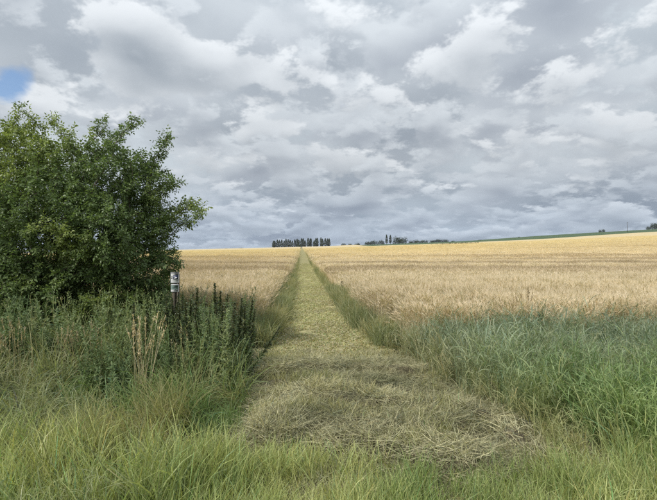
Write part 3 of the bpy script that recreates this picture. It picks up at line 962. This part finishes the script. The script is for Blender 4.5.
# ------------------------------------------------------------------ the leafy tree on the left
def tree_nodes():
    rg = np.random.default_rng(11)
    Y0 = 8.0

    def px(x, y, Y=Y0): return np.array([(x - W_PX / 2) / F_PX * Y, Y, CAM_H + (HOR - y) / F_PX * Y])
    lobes = [(px(55, 235), (1.55, 1.35, 1.25)), (px(108, 178), (0.72, 0.8, 0.62)), (px(8, 165), (0.75, 0.8, 0.72)), (px(-70, 215), (1.3, 1.3, 1.5)),
             (px(143, 182), (0.42, 0.5, 0.52)), (px(140, 262), (0.62, 0.8, 0.62)), (px(60, 165), (0.7, 0.7, 0.45)), (px(118, 305), (0.7, 0.8, 0.5)),
             (px(20, 300), (1.3, 1.1, 0.75)), (px(70, 305, 7.3), (1.1, 0.5, 0.6)), (px(10, 290, 7.2), (0.9, 0.5, 0.7)), (px(150, 285), (0.4, 0.5, 0.45)), (px(95, 235, 7.3), (0.7, 0.5, 0.7)), (px(45, 225, 7.4), (1.0, 0.5, 0.9)), (px(50, 255, 8.6), (1.4, 0.5, 0.9)), (px(152, 225), (0.42, 0.5, 0.45))]
    A = []
    for c, r in lobes:
        n = int(min(max(900 * r[0] * r[1] * r[2], 260), 1700))
        d = rg.normal(size=(n, 3)); d /= np.linalg.norm(d, axis=1)[:, None]
        q = rg.uniform(0.25, 1, n) ** 0.5
        A.append(c + d * q[:, None] * np.array(r))
    for pts, n in (([(150, 215), (180, 205), (204, 203)], 60), ([(150, 225), (185, 222), (200, 213)], 45), ([(140, 190), (165, 180), (180, 186)], 40),
                   ([(150, 165), (162, 148), (168, 131)], 45), ([(105, 150), (120, 130), (138, 120)], 50), ([(92, 150), (98, 130), (104, 122)], 26),
                   ([(45, 150), (44, 130), (46, 117)], 16), ([(5, 140), (12, 122), (20, 108)], 50), ([(20, 150), (24, 130), (28, 118)], 30),
                   ([(150, 255), (170, 258), (181, 268)], 40), ([(66, 150), (66, 138), (65, 129)], 20), ([(140, 245), (160, 244), (172, 248)], 30)):
        P = np.array([px(*p, Y=Y0 + rg.uniform(-0.3, 0.3)) for p in pts]); t = rg.uniform(0, 1, n)
        k = np.where(t[:, None] < 0.5, P[0] + (P[1] - P[0]) * (t * 2)[:, None], P[1] + (P[2] - P[1]) * (t * 2 - 1)[:, None])
        A.append(k + rg.normal(0, 0.055, (n, 3)))
    A = np.concatenate(A); A = A[A[:, 2] > 0.25]
    # several stems from one stool
    base = np.array([-4.75, 8.05, float(th(-4.75, 8.05)) - 0.05])
    nodes = []; par = []
    stems = [px(60, 220), px(110, 240), px(10, 230), px(-60, 240), px(125, 280), px(40, 250, 7.4), px(60, 250, 8.7)]
    for s in stems:
        b = base + np.array([*rg.normal(0, 0.12, 2), 0]); p = -1
        L = np.linalg.norm(s - b) * 0.75; k = int(L / 0.09)
        for i in range(k):
            t = i / k
            q = b + (s - b) * 0.75 * t + np.array([0, 0, 0.25 * math.sin(t * 3.1)]) + rg.normal(0, 0.012, 3)
            nodes.append(q); par.append(p); p = len(nodes) - 1
    D, DI, DK = 0.08, 1.1, 0.11
    N = np.array(nodes)
    best = np.full(len(A), 1e9); bi = np.zeros(len(A), int)
    alive = np.ones(len(A), bool)
    new0 = 0
    for it in range(70):
        for j0 in range(new0, len(N), 400):
            dd = np.linalg.norm(A[:, None] - N[None, j0:j0 + 400], axis=2)
            mi = dd.argmin(1); mv = dd[np.arange(len(A)), mi]
            u = mv < best; best[u] = mv[u]; bi[u] = mi[u] + j0
        alive &= best > DK
        act = alive & (best < DI)
        if not act.any(): break
        new0 = len(N)
        ids = bi[act]; dirs = A[act] - N[ids]; dirs /= np.linalg.norm(dirs, axis=1)[:, None]
        uq, inv = np.unique(ids, return_inverse=True)
        S = np.zeros((len(uq), 3)); np.add.at(S, inv, dirs)
        S += rg.normal(0, 0.25, S.shape) * np.linalg.norm(S, axis=1)[:, None] * 0.5 + np.array([0, 0, 0.05])
        S /= np.linalg.norm(S, axis=1)[:, None] + 1e-9
        NN = N[uq] + S * D
        N = np.concatenate([N, NN]); par.extend(uq.tolist())
        if len(N) > 14000: break
    return N, np.array(par), base, rg


def leafy_tree():
    N, par, base, rg = tree_nodes()
    n = len(N)
    w = np.zeros(n)
    kids = np.bincount(par[par >= 0], minlength=n)
    w[kids == 0] = 1
    for i in range(n - 1, -1, -1):
        if par[i] >= 0: w[par[i]] += max(w[i], 1)
    rad = 0.0032 * np.maximum(w, 1) ** 0.46
    root = thing('leafy_tree', 'large bushy dark green tree at the left edge of the picture', 'tree', tuple(base + np.array([0, 0, 0.05])))
    g = Geo()
    e = np.nonzero(par >= 0)[0]
    a, b = N[par[e]], N[e]; ra, rb = np.minimum(rad[par[e]], rad[e] * 1.35), rad[e]
    t = b - a; t /= np.linalg.norm(t, axis=1)[:, None] + 1e-9
    u = np.cross(t, np.array([0.3, 0.9, 0.2])); u /= np.linalg.norm(u, axis=1)[:, None]; v = np.cross(t, u)
    S = 5; ph = np.linspace(0, 2 * np.pi, S, endpoint=False)
    ring = u[:, None] * np.cos(ph)[None, :, None] + v[:, None] * np.sin(ph)[None, :, None]
    V = np.concatenate([a[:, None] - t[:, None] * 0.2 * ra[:, None, None] + ring * ra[:, None, None], b[:, None] + ring * rb[:, None, None]], 1).reshape(-1, 3)
    bI = (np.arange(len(e)) * 2 * S)[:, None]; j = np.arange(S)[None]; j2 = (j + 1) % S
    Q = np.stack([bI + j, bI + j2, bI + S + j2, bI + S + j], 2).reshape(-1, 4)
    g.add(V - base, Q)
    tr = obj('trunk', g.mesh('trunk', M_BARK, True), root, (0, 0, -0.05))
    # leaves: pinnate sprays on thin twigs
    thin = np.nonzero((w < 30) & (par >= 0))[0]
    reps = np.where(w[thin] < 3, 8, np.where(w[thin] < 10, 7, 4))
    ids = np.repeat(thin, reps)
    m_ = len(ids)
    d = N[ids] - N[par[ids]]; d /= np.linalg.norm(d, axis=1)[:, None] + 1e-9
    rd = rg.normal(size=(m_, 3)); rd /= np.linalg.norm(rd, axis=1)[:, None]
    ax = d * 0.55 + rd * 0.9 + np.array([0, 0, -0.02]); ax /= np.linalg.norm(ax, axis=1)[:, None]
    pos = N[ids] + d * rg.uniform(-0.08, 0.0, (m_, 1))
    K = 5
    rl = rg.uniform(0.08, 0.15, m_)
    ll = rg.uniform(0.03, 0.06, m_)
    upv = np.array([0, 0, 1.0]) + rg.normal(0, 0.45, (m_, 3))
    sd = np.cross(ax, upv); sd /= np.linalg.norm(sd, axis=1)[:, None] + 1e-9
    nr = np.cross(sd, ax)
    spec = [(0.35, 1), (0.35, -1), (0.75, 1), (0.75, -1), (1.0, 0)]
    LV = []; LC = []
    young = fbm(N[ids, 0] * 1.6, N[ids, 2] * 1.6 + N[ids, 1], 141, 2)
    for f, s in spec:
        o = pos + ax * (rl * f)[:, None]
        dr = ax * (0.45 if s else 1.0) + sd * (0.9 * s) + nr * rg.normal(-0.25, 0.3, (m_, 1)) + rg.normal(0, 0.15, (m_, 3))
        dr[:, 2] -= rg.uniform(0.0, 0.35, m_)
        dr /= np.linalg.norm(dr, axis=1)[:, None]
        sw = np.cross(dr, nr + rg.normal(0, 0.35, (m_, 3))); sw /= np.linalg.norm(sw, axis=1)[:, None] + 1e-9
        nn = np.cross(sw, dr)
        l = (ll * rg.uniform(0.8, 1.2, m_))[:, None]; wd = l * 0.27
        LV.append(np.stack([o, o + dr * l * 0.42 + sw * wd + nn * l * 0.07, o + dr * l * 0.45 - nn * l * 0.02, o + dr * l * 0.42 - sw * wd + nn * l * 0.07, o + dr * l - nn * l * 0.12], 1))
        c = np.array([0.14, 0.20, 0.075])[None] * (1 + rg.normal(0, 0.22, (m_, 1)))
        yk = (sstep(0.52, 0.8, young) * rg.uniform(0.3, 1, m_))[:, None]
        c = c * (1 - yk) + np.array([0.29, 0.345, 0.10])[None] * yk
        LC.append(np.repeat(np.clip(c, 0.01, 1)[:, None], 5, 1))
    V = np.concatenate(LV).reshape(-1, 3) - base; col = np.concatenate(LC).reshape(-1, 3)
    bI = (np.arange(len(V) // 5) * 5)[:, None]
    T = np.concatenate([bI + np.array([[0, 2, 1]]), bI + np.array([[0, 3, 2]]), bI + np.array([[1, 2, 4]]), bI + np.array([[2, 3, 4]])])
    g = Geo(); g.add(V, None, T, col)
    cr = obj('crown', g.mesh('crown', M_LEAF), root, (0, 0, -0.05))
    print('tree nodes', n, 'leaflets', len(V) // 5)
    return root


leafy_tree()


# ------------------------------------------------------------------ waymark post
def sign_post():
    d = 7.0
    x = (176.3 - W_PX / 2) / F_PX * d
    z0 = float(th(x, d)); top = CAM_H + (HOR - 272) / F_PX * d
    h = top - z0
    root = thing('waymark_post', 'wooden waymark post with small white and green plates among the weeds', 'signpost', (x, d, z0), R(-4))
    m_wood = solid_mat('weathered_wood', (0.16, 0.135, 0.105), 0.85, 18, 0.35, 0.004, stretch=(1, 1, 0.08))
    m_white = solid_mat('white_plate', (0.84, 0.85, 0.86), 0.4, 30, 0.06)
    m_frame = solid_mat('grey_plate_edge', (0.36, 0.37, 0.39), 0.5, 30, 0.1)
    m_navy = solid_mat('navy_print', (0.012, 0.02, 0.07), 0.45, 30, 0.1)
    m_green = solid_mat('green_plate', (0.27, 0.38, 0.345), 0.45, 40, 0.15)
    m_dark = solid_mat('dark_print', (0.05, 0.06, 0.06), 0.5, 30, 0.1)
    g = Geo(); box(g, (0, 0, h / 2 - 0.01), (0.075, 0.09, h - 0.03), bev=0.008)
    g.add([(-0.04, -0.04, h - 0.026), (0.04, -0.04, h - 0.026), (0.04, 0.04, h - 0.026), (-0.04, 0.04, h - 0.026), (0, 0, h - 0.004)], None, [(0, 1, 4), (1, 2, 4), (2, 3, 4), (3, 0, 4)])
    obj('post', g.mesh('post', m_wood), root)
    s = 0.94 * d / F_PX

    def plate(nm, mat, cx, cz, w, hh, y, t, parent, bev=0.002):
        g = Geo(); box(g, (cx, y, cz), (w, t, hh), bev=bev)
        return obj(nm, g.mesh(nm, mat), parent)
    # upper plate: grey edge, white face, navy square with white figure
    zc = h - 5.8 * s
    p1 = plate('backing_plate', m_frame, 0, zc, 9.2 * s, 11.6 * s, -0.049, 0.006, root)
    f = plate('sign_face', m_white, 0, zc - 0.6 * s, 8.2 * s, 9.6 * s, -0.0535, 0.003, p1, 0.001)
    pl = lambda nm, mat, px, py, w, hh, y=-0.0562: plate(nm, mat, px * s, zc - py * s, w * s, hh * s, y, 0.002, p1, 0)
    pl('emblem', m_navy, 0.75, -0.3, 4.7, 4.1)
    # white marks inside the navy square: an arrow pointing right with a short bar
    g = Geo()
    q = lambda px, py: (px * s, -0.0578, zc - py * s)
    g.add([q(-1.0, 0.5), q(0.9, -0.4), q(0.9, -1.0), q(2.6, -0.1), q(0.9, 1.0), q(0.9, 0.4), q(-0.7, 1.1)], None, [(0, 1, 6), (1, 5, 6), (1, 2, 3), (1, 3, 5), (5, 3, 4)])
    g.add([q(-1.0, -1.6), q(-0.2, -1.6), q(-0.2, -0.8), q(-1.0, -0.8)], [(0, 1, 2, 3)])
    obj('arrow_mark', g.mesh('arrow_mark', m_white), p1)
    pl('side_mark', m_dark, -3.1, -1.1, 0.9, 1.0); pl('side_mark', m_dark, -3.2, 0.5, 1.2, 1.1); pl('dot_mark', m_dark, 2.4, 2.9, 0.8, 0.8)
    # lower plate
    z2 = h - 16.8 * s
    p2 = plate('backing_plate', m_frame, 0, z2, 8.6 * s, 8.4 * s, -0.049, 0.006, root)
    plate('green_face', m_green, 0, z2 + 1.2 * s, 7.8 * s, 5.2 * s, -0.0535, 0.003, p2, 0.001)
    plate('white_band', m_white, 0, z2 - 2.7 * s, 7.8 * s, 2.2 * s, -0.0535, 0.003, p2, 0.001)
    plate('top_band', m_white, 0, z2 + 3.4 * s, 7.8 * s, 0.6 * s, -0.0555, 0.002, p2, 0)
    plate('print_mark', m_dark, 1.0 * s, z2 - 2.9 * s, 3.2 * s, 0.8 * s, -0.0558, 0.002, p2, 0)
    plate('print_mark', m_dark, -1.2 * s, z2 + 0.3 * s, 2.6 * s, 0.7 * s, -0.0558, 0.002, p2, 0)
    return root


sign_post()


# ------------------------------------------------------------------ tall weeds with dark spikes
def spike_protos():
    out = []
    for k in range(4):
        h = 1.15; g1 = Geo(); g2 = Geo(); g3 = Geo()
        ph = rng.uniform(0, 6.28)
        pts = [(0.02 * math.sin(ph + 3 * t), 0.02 * math.cos(ph + 2.4 * t), h * t) for t in np.linspace(0, 1, 8)]
        tube(g1, pts, np.linspace(0.006, 0.002, 8), 5, (0.10, 0.11, 0.055))
        weed_leafset(g2, 190, h * 0.9, (0.09, 0.18), (0.022, 0.042), (0.12, 0.165, 0.07), 0.25, 0.35)
        n = 260
        z = h * (0.55 + 0.47 * rng.random(n) ** 0.85); az = rng.uniform(0, 6.28, n)
        rr = 0.9 * (1 - 0.75 * (z / h - 0.55) / 0.47) + 0.15
        c = np.stack([np.interp(z, [p[2] for p in pts], [p[0] for p in pts]), np.interp(z, [p[2] for p in pts], [p[1] for p in pts]), z], 1)
        ribbons(g3, c, rng.uniform(0.035, 0.085, n) * rr, rng.uniform(0.01, 0.022, n), az, rng.uniform(0.4, 1.3, n), rng.uniform(0.0, 0.9, n), 2, col=jit(n, (0.115, 0.13, 0.07), 0.28, 0.15))
        out.append((g1.mesh('stem', M_PLANT), g2.mesh('foliage', M_PLANT), g3.mesh('flower_spike', M_PLANT)))
    return out


SPK = spike_protos()


def spike_plant(x, y, h, label, group, k, tilt=(0, 0)):
    root = thing('spiked_weed', label, 'weed', (x, y, float(th(x, y)) - 0.01), 0, group, h / 1.15, (tilt[0], tilt[1], rng.uniform(0, 6.28) if tilt == (0, 0) else 0))
    a, b, c = SPK[k % 4]
    st = obj('stem', a, root); obj('foliage', b, root); obj('flower_spike', c, root)
    return root


def at(px, py_top, Y):
    return (px - W_PX / 2) / F_PX * Y, CAM_H + (HOR - py_top) / F_PX * Y


ORD = ['first', 'second', 'third', 'fourth', 'fifth', 'sixth', 'seventh', 'eighth', 'ninth', 'tenth', 'eleventh', 'twelfth', 'thirteenth', 'fourteenth', 'fifteenth', 'sixteenth', 'seventeenth', 'eighteenth', 'nineteenth', 'twentieth', 'twenty-first', 'twenty-second', 'twenty-third', 'twenty-fourth', 'twenty-fifth', 'twenty-sixth', 'twenty-seventh']
tops = [(199, 289, 6.6), (207, 304, 6.5), (216, 285, 6.6), (219, 292, 6.7), (228, 295, 6.5), (235, 303, 6.4), (242, 299, 6.5), (250, 300, 6.4), (255, 309, 6.3), (190, 300, 6.7), (183, 300, 6.6), (180, 304, 6.3)]
tops.sort()
for i, (px, py, Y) in enumerate(tops):
    x, zt = at(px, py, Y)
    lean = 0.02 if px < 225 else 0.12
    sd = rng.uniform(-0.03, 0.03)
    h = zt - float(th(x, Y))
    x0 = x - lean * h * 0.9
    if px == 216:
        lab, gr = 'tallest dark weed spike right of the waymark post', 'dark spiked weeds beside the path'
    else:
        lab, gr = 'dark spiked weed, %s to the right of the waymark post' % ORD[i], 'dark spiked weeds beside the path'
    spike_plant(x0, Y, h, lab, gr, i, (sd, lean))
x, zt = at(274, 325, 6.1)
spike_plant(x - 0.42, 6.1, 0.86, 'dark spiked weed leaning low over the edge of the path', None, 1, (0.0, 0.62))
for (px, py, Y) in ((164, 297, 6.6), (169, 300, 6.4), (173, 296, 6.7), (177, 299, 6.5)):
    x, zt = at(px, py, Y)
    spike_plant(x, Y, zt - float(th(x, Y)), 'dark green weed in the thicket below the waymark post', 'dark weeds below the waymark post', int(px), (rng.normal(0, 0.03), rng.normal(0, 0.04)))
for i in range(26):
    px = rng.uniform(118, 250); Y = rng.uniform(5.6, 7.0); py = rng.uniform(300, 325)
    x, zt = at(px, py, Y)
    spike_plant(x, Y, zt - float(th(x, Y)), 'dark green weed in the thicket below the waymark post', 'dark weeds below the waymark post', i, (rng.normal(0, 0.05), rng.normal(0, 0.06)))


# ------------------------------------------------------------------ dry seeding grass tufts
def dry_tuft(px, py, Y, n, spreadr, label, lean=0.08, tone=(0.54, 0.46, 0.30), thick=1.0):
    x, zt = at(px, py, Y); h = zt - float(th(x, Y))
    root = thing('dry_grass_tuft', label, 'grass tuft', (x, Y, float(th(x, Y)) - 0.01))
    g1 = Geo(); g2 = Geo()
    b = disc(n, spreadr); L = h * rng.uniform(0.7, 1.03, n); az = rng.uniform(0, 6.28, n)
    ctr, tg = ribbons(g1, b, L, 0.0045 * thick, az, np.abs(rng.normal(0, lean, n)), rng.uniform(0, 0.25, n), 6, col=jit(n, tone, 0.18, 0.06), tipw=0.6, rootw=1.0)
    m_ = 22
    tips = np.repeat(ctr[:, -1], m_, 0) - np.repeat(tg[:, -1], m_, 0) * (rng.random((n * m_, 1)) * 0.14)
    ribbons(g2, tips, rng.uniform(0.012, 0.04, n * m_), 0.007, rng.uniform(0, 6.28, n * m_), rng.uniform(0.1, 0.7, n * m_), rng.uniform(0, 0.6, n * m_), 2, col=jit(n * m_, (tone[0] * 1.2, tone[1] * 1.15, tone[2] * 1.15), 0.2, 0.06))
    m_ = n
    ribbons(g1, disc(m_, spreadr), rng.uniform(0.3, 0.6, m_) * h, 0.006, rng.uniform(0, 6.28, m_), rng.uniform(0.05, 0.4, m_), rng.uniform(0.3, 1.6, m_), 5, col=jit(m_, (0.2, 0.2, 0.085), 0.2, 0.15))
    obj('stalks', g1.mesh('stalks', M_PLANT), root); tag(obj('seed_heads', g2.mesh('seed_heads', M_PLANT), root), kind='stuff')


dry_tuft(146, 313, 5.0, 26, 0.10, 'tall bundle of dry straw stalks in front of the weeds below the sign', 0.12)
dry_tuft(62, 322, 5.7, 8, 0.05, 'few dry upright stalks standing against the dark foot of the tree', 0.03, (0.46, 0.39, 0.26), 1.4)
dry_tuft(14, 318, 5.4, 20, 0.16, 'brownish seeding grass tuft at the left edge of the picture', 0.08, (0.36, 0.31, 0.19))
dry_tuft(92, 318, 5.8, 16, 0.2, 'brown seeding grass tuft between the upright stalks and the straw bundle', 0.08, (0.37, 0.31, 0.2))
dry_tuft(181, 328, 5.6, 7, 0.12, 'thin pale grass stalks just below the waymark post', 0.07, (0.5, 0.43, 0.27))
dry_tuft(520, 288, 7.3, 9, 0.15, 'arching dry stems rising from the crop edge on the right', 0.16, (0.26, 0.2, 0.115))
dry_tuft(598, 296, 7.0, 8, 0.2, 'thin tan stems above the tall grass near the right edge', 0.12, (0.36, 0.28, 0.14))


# ------------------------------------------------------------------ far trees, bushes, pole
def leaf_cloud(n, shape, size, tone, hang=0.0):
    """crown of many leaf-clump faces; shape(n) gives points in a unit crown"""
    P, Nn = shape(n)
    g = Geo()
    d = Nn + rng.normal(0, 0.5, (n, 3)); d /= np.linalg.norm(d, axis=1)[:, None]
    a = np.cross(d, rng.normal(size=(n, 3))); a /= np.linalg.norm(a, axis=1)[:, None]; b = np.cross(d, a)
    s = size * rng.uniform(0.6, 1.3, n)[:, None]
    V = np.stack([P + a * s, P + b * s * 0.7, P - a * s * 0.9, P - b * s * 0.75], 1).reshape(-1, 3)
    g.add(V, np.arange(4 * n).reshape(-1, 4), None, np.repeat(jit(n, tone, 0.2, 0.08), 4, 0))
    return g


def poplar_shape(n):
    t = rng.random(n); r = 0.105 * np.sin(np.pi * np.clip(t, 0.02, 1) ** 0.62) ** 0.6 * (1 - 0.25 * t) * rng.uniform(0.55, 1.05, n)
    a = rng.uniform(0, 6.28, n)
    P = np.stack([r * np.cos(a), r * np.sin(a), 0.08 + 0.92 * t], 1)
    return P, np.stack([np.cos(a), np.sin(a), np.full(n, 0.3)], 1)


def round_shape_factory(flat=1.0, lob=7):
    C_ = rng.normal(0, 1, (lob, 3)); C_ /= np.linalg.norm(C_, axis=1)[:, None]; C_ *= 0.26
    rr = rng.uniform(0.24, 0.36, lob)

    def f(n):
        k = rng.integers(0, lob, n)
        d = rng.normal(size=(n, 3)); d /= np.linalg.norm(d, axis=1)[:, None]
        P = C_[k] + d * (rr[k] * rng.uniform(0.7, 1.0, n))[:, None]
        P[:, 2] = P[:, 2] * flat + 0.5
        P[:, 2] = (P[:, 2] - P[:, 2].min()) / (P[:, 2].max() - P[:, 2].min())
        m_ = int(n * 0.4)
        a = rng.uniform(0, 6.28, m_); zz = rng.uniform(0, 0.55, m_); q = 0.46 * rng.uniform(0.75, 1.05, m_) * (1 - 0.25 * (zz / 0.55) ** 2)
        P[:m_] = np.stack([q * np.cos(a), q * np.sin(a), zz], 1)
        d[:m_] = np.stack([np.cos(a), np.sin(a), np.full(m_, 0.2)], 1)
        return P, d
    return f


FARTONE = (0.040, 0.056, 0.030)


def trunk_mesh(h, r):
    g = Geo(); tube(g, [(0, 0, -0.3), (0.02 * h, 0, h * 0.4), (0, 0.02 * h, h)], [r, r * 0.8, r * 0.35], 6)
    return g.mesh('trunk', M_BARK, True)


POP = [leaf_cloud(520, poplar_shape, 0.028, FARTONE).mesh('crown', M_FAR) for _ in range(5)]
RND = [leaf_cloud(700, round_shape_factory(0.85), 0.05, FARTONE).mesh('crown', M_FAR) for _ in range(5)]
TRK = trunk_mesh(0.7, 0.02)


def far_tree(name, px, py_top, px_w, Y, crowns, label, group=None, cat='tree', wide=None, sink=0.0):
    x = (px - W_PX / 2) / F_PX * Y
    z0 = float(th(x, Y)) - sink
    h = CAM_H + (HOR - py_top) / F_PX * Y - z0
    w = px_w / F_PX * Y
    root = thing(name, label, cat, (x, Y, z0), rng.uniform(0, 6.28), group)
    me = crowns[rng.integers(len(crowns))]
    wx = w / (0.21 if crowns is POP else 0.92)
    t = obj('trunk', TRK, root, scale=(h, h, h))
    c = obj('crown', me, root, scale=(wx, wx, h))
    return root


n_pop = 27
for i in range(n_pop):
    f = i / (n_pop - 1)
    px = 273 + 56 * f + rng.normal(0, 0.4)
    top = 240.2 - 2.2 * f + rng.normal(0, 0.7)
    lab, gr = '%s poplar from the left in the skyline row at the path end' % ORD[i], 'poplars in the skyline row'
    if i == 0: lab = 'leftmost poplar of the row on the skyline'
    if i == n_pop - 1: lab = 'rightmost poplar of the row on the skyline'
    far_tree('poplar_tree', px, top, rng.uniform(2.9, 3.9), 752 + rng.uniform(-4, 4), POP, lab, gr)
far_tree('bush', 299.5, 244.0, 4.0, 735, RND, 'small bush where the path meets the row of poplars', cat='bush')
far = [(343.5, 243.0, 5, 'small round bush just right of the poplar row'), (350, 243.2, 4, 'second small round bush right of the poplar row'), (357, 242.6, 6, 'third small round bush right of the poplar row'),
       (368, 241.0, 7, 'left tree of the low clump before the two tall poplars'), (374, 240.0, 8, 'middle tree of the low clump before the two tall poplars'), (381, 239.8, 7, 'right tree of the low clump before the two tall poplars'),
       (396.5, 236.0, 8, 'left half of the pair of broad round trees right of the two poplars'), (402.5, 236.2, 9, 'right one of the pair of broad round trees after the two poplars'),
       (411, 240.2, 5, 'small tree right after the broad round trees'), (417, 239.2, 8, 'wide low tree in the hedge line right of the broad trees'), (424, 239.6, 8, 'low tree in the middle of the hedge line'),
       (433, 239.6, 7, 'low tree near the right end of the hedge line'), (439, 238.6, 7, 'rounded tree at the right end of the hedge line'), (445, 239.2, 7, 'last low tree of the hedge line'),
       (453, 240.5, 4, 'lone small bush right of the hedge line'), (480, 239.6, 4, 'tiny bush at the left end of the green field')]
for px, top, w, lab in far:
    far_tree('bush' if w < 6 else 'broadleaf_tree', px, top, w, 812 + rng.uniform(-6, 6), RND, lab, cat='bush' if w < 6 else 'tree', sink=0.4)
far_tree('poplar_tree', 386.6, 234.6, 3.2, 806, POP, 'left one of the two tall poplars beside the broad round trees')
far_tree('poplar_tree', 390.4, 234.8, 3.2, 806, POP, 'right one of the two tall poplars beside the broad round trees')
for px, top, w, lab in [(600.3, 229.2, 3, 'left one of two tiny trees on the right skyline'), (603.6, 229.0, 3.4, 'right one of two tiny trees on the right skyline'),
                        (648.5, 226.0, 4, 'low bush beside the dark trees at the right edge'), (653, 222.5, 4.5, 'dark tree on the skyline near the right edge'), (657, 221.5, 5, 'dark tree cut off by the right edge of the picture'),
                        (519, 236.6, 2, 'tiny bush alone on the green field skyline'),
                        (226, 248.0, 3, 'tiny far bush on the left skyline'), (241, 247.6, 5, 'small dark far bush left of the poplar row')]:
    far_tree('bush' if w < 3.3 or 'bush' in lab else 'broadleaf_tree', px, top, w, 800, RND, lab, cat='bush' if 'bush' in lab else 'tree', sink=0.3)

Y = 640.0; x = (627.5 - W_PX / 2) / F_PX * Y
hp = CAM_H + (HOR - 222) / F_PX * Y - float(th(x, Y))
root = thing('utility_pole', 'thin dark pole standing alone on the right skyline', 'pole', (x, Y, float(th(x, Y))))
m_pole = solid_mat('pole_wood', (0.09, 0.08, 0.07), 0.8, 3, 0.3)
g = Geo(); tube(g, [(0, 0, -0.3), (0, 0, hp * 0.5), (0, 0, hp)], [0.32, 0.27, 0.2], 8); obj('post', g.mesh('post', m_pole, True), root)
g = Geo(); box(g, (0, -0.3, hp - 0.7), (1.6, 0.16, 0.2), bev=0.02); obj('crossarm', g.mesh('crossarm', m_pole), root)


# --- weeds standing out of the crop
def crop_weed(px, py_top, hpx, Y, label, group=None):
    x = (px - W_PX / 2) / F_PX * Y; z0 = float(th(x, Y))
    zt = CAM_H + (HOR - py_top) / F_PX * Y
    h = max(zt - z0, 0.95)
    root = thing('tall_weed', label, 'weed', (x, Y, z0), rng.uniform(0, 6.28), group)
    a, b, c = SPK[rng.integers(4)]
    s = h / 1.15
    obj('stem', a, root, scale=(s, s, s)); obj('foliage', b, root, scale=(2.2 * s, 2.2 * s, s)); obj('flower_spike', c, root, scale=(3 * s, 3 * s, s))


for i, (px, py) in enumerate(((403, 258), (408, 257), (411.5, 256.5), (413, 259), (418, 258.5), (421, 258), (434, 258))):
    crop_weed(px, py, 3, 66 + rng.uniform(-3, 3), 'dark weed sticking out of the right hand crop, %s from the left' % ORD[i], 'dark weeds in the crop right of the path')
crop_weed(284, 263, 3, 60, 'dark weed sticking out of the crop left of the path, farther from it', 'dark weeds in the crop left of the path')
crop_weed(287, 262, 3, 62, 'dark weed sticking out of the crop left of the path, nearer to it', 'dark weeds in the crop left of the path')
n = 90
x = rng.normal(0, 1, n) * 5.5 + (463 - W_PX / 2) / F_PX * 240; y = 240 + rng.normal(0, 6, n) + 0.3 * (x - 67)
put('weed_patch', P_WEED, x, y, 'long green patch of weeds in the far crop on the right', green_tint(x, y, (0.05, 0.075, 0.03), (0.07, 0.1, 0.035)), (1.3, 1.9), 0.1, sxy=1.8)

# ------------------------------------------------------------------ the air
def haze_box():
    m, nt, out = new_mat('haze')
    v = nt.nodes.new('ShaderNodeVolumePrincipled')
    v.inputs['Color'].default_value = (0.86, 0.91, 1.0, 1); v.inputs['Density'].default_value = 0.00008; v.inputs['Anisotropy'].default_value = 0.2
    nt.links.new(v.outputs[0], out.inputs['Volume'])
    g = Geo(); box(g, (0, 2800, 24), (9600, 7200, 112))
    return tag(obj('haze', g.mesh('haze', m)), 'thin pale blue air over the fields', kind='stuff')


haze_box()
for o in sc.objects:
    if o.type == 'MESH' and o.parent is None and 'kind' not in o:
        o['kind'] = 'structure'
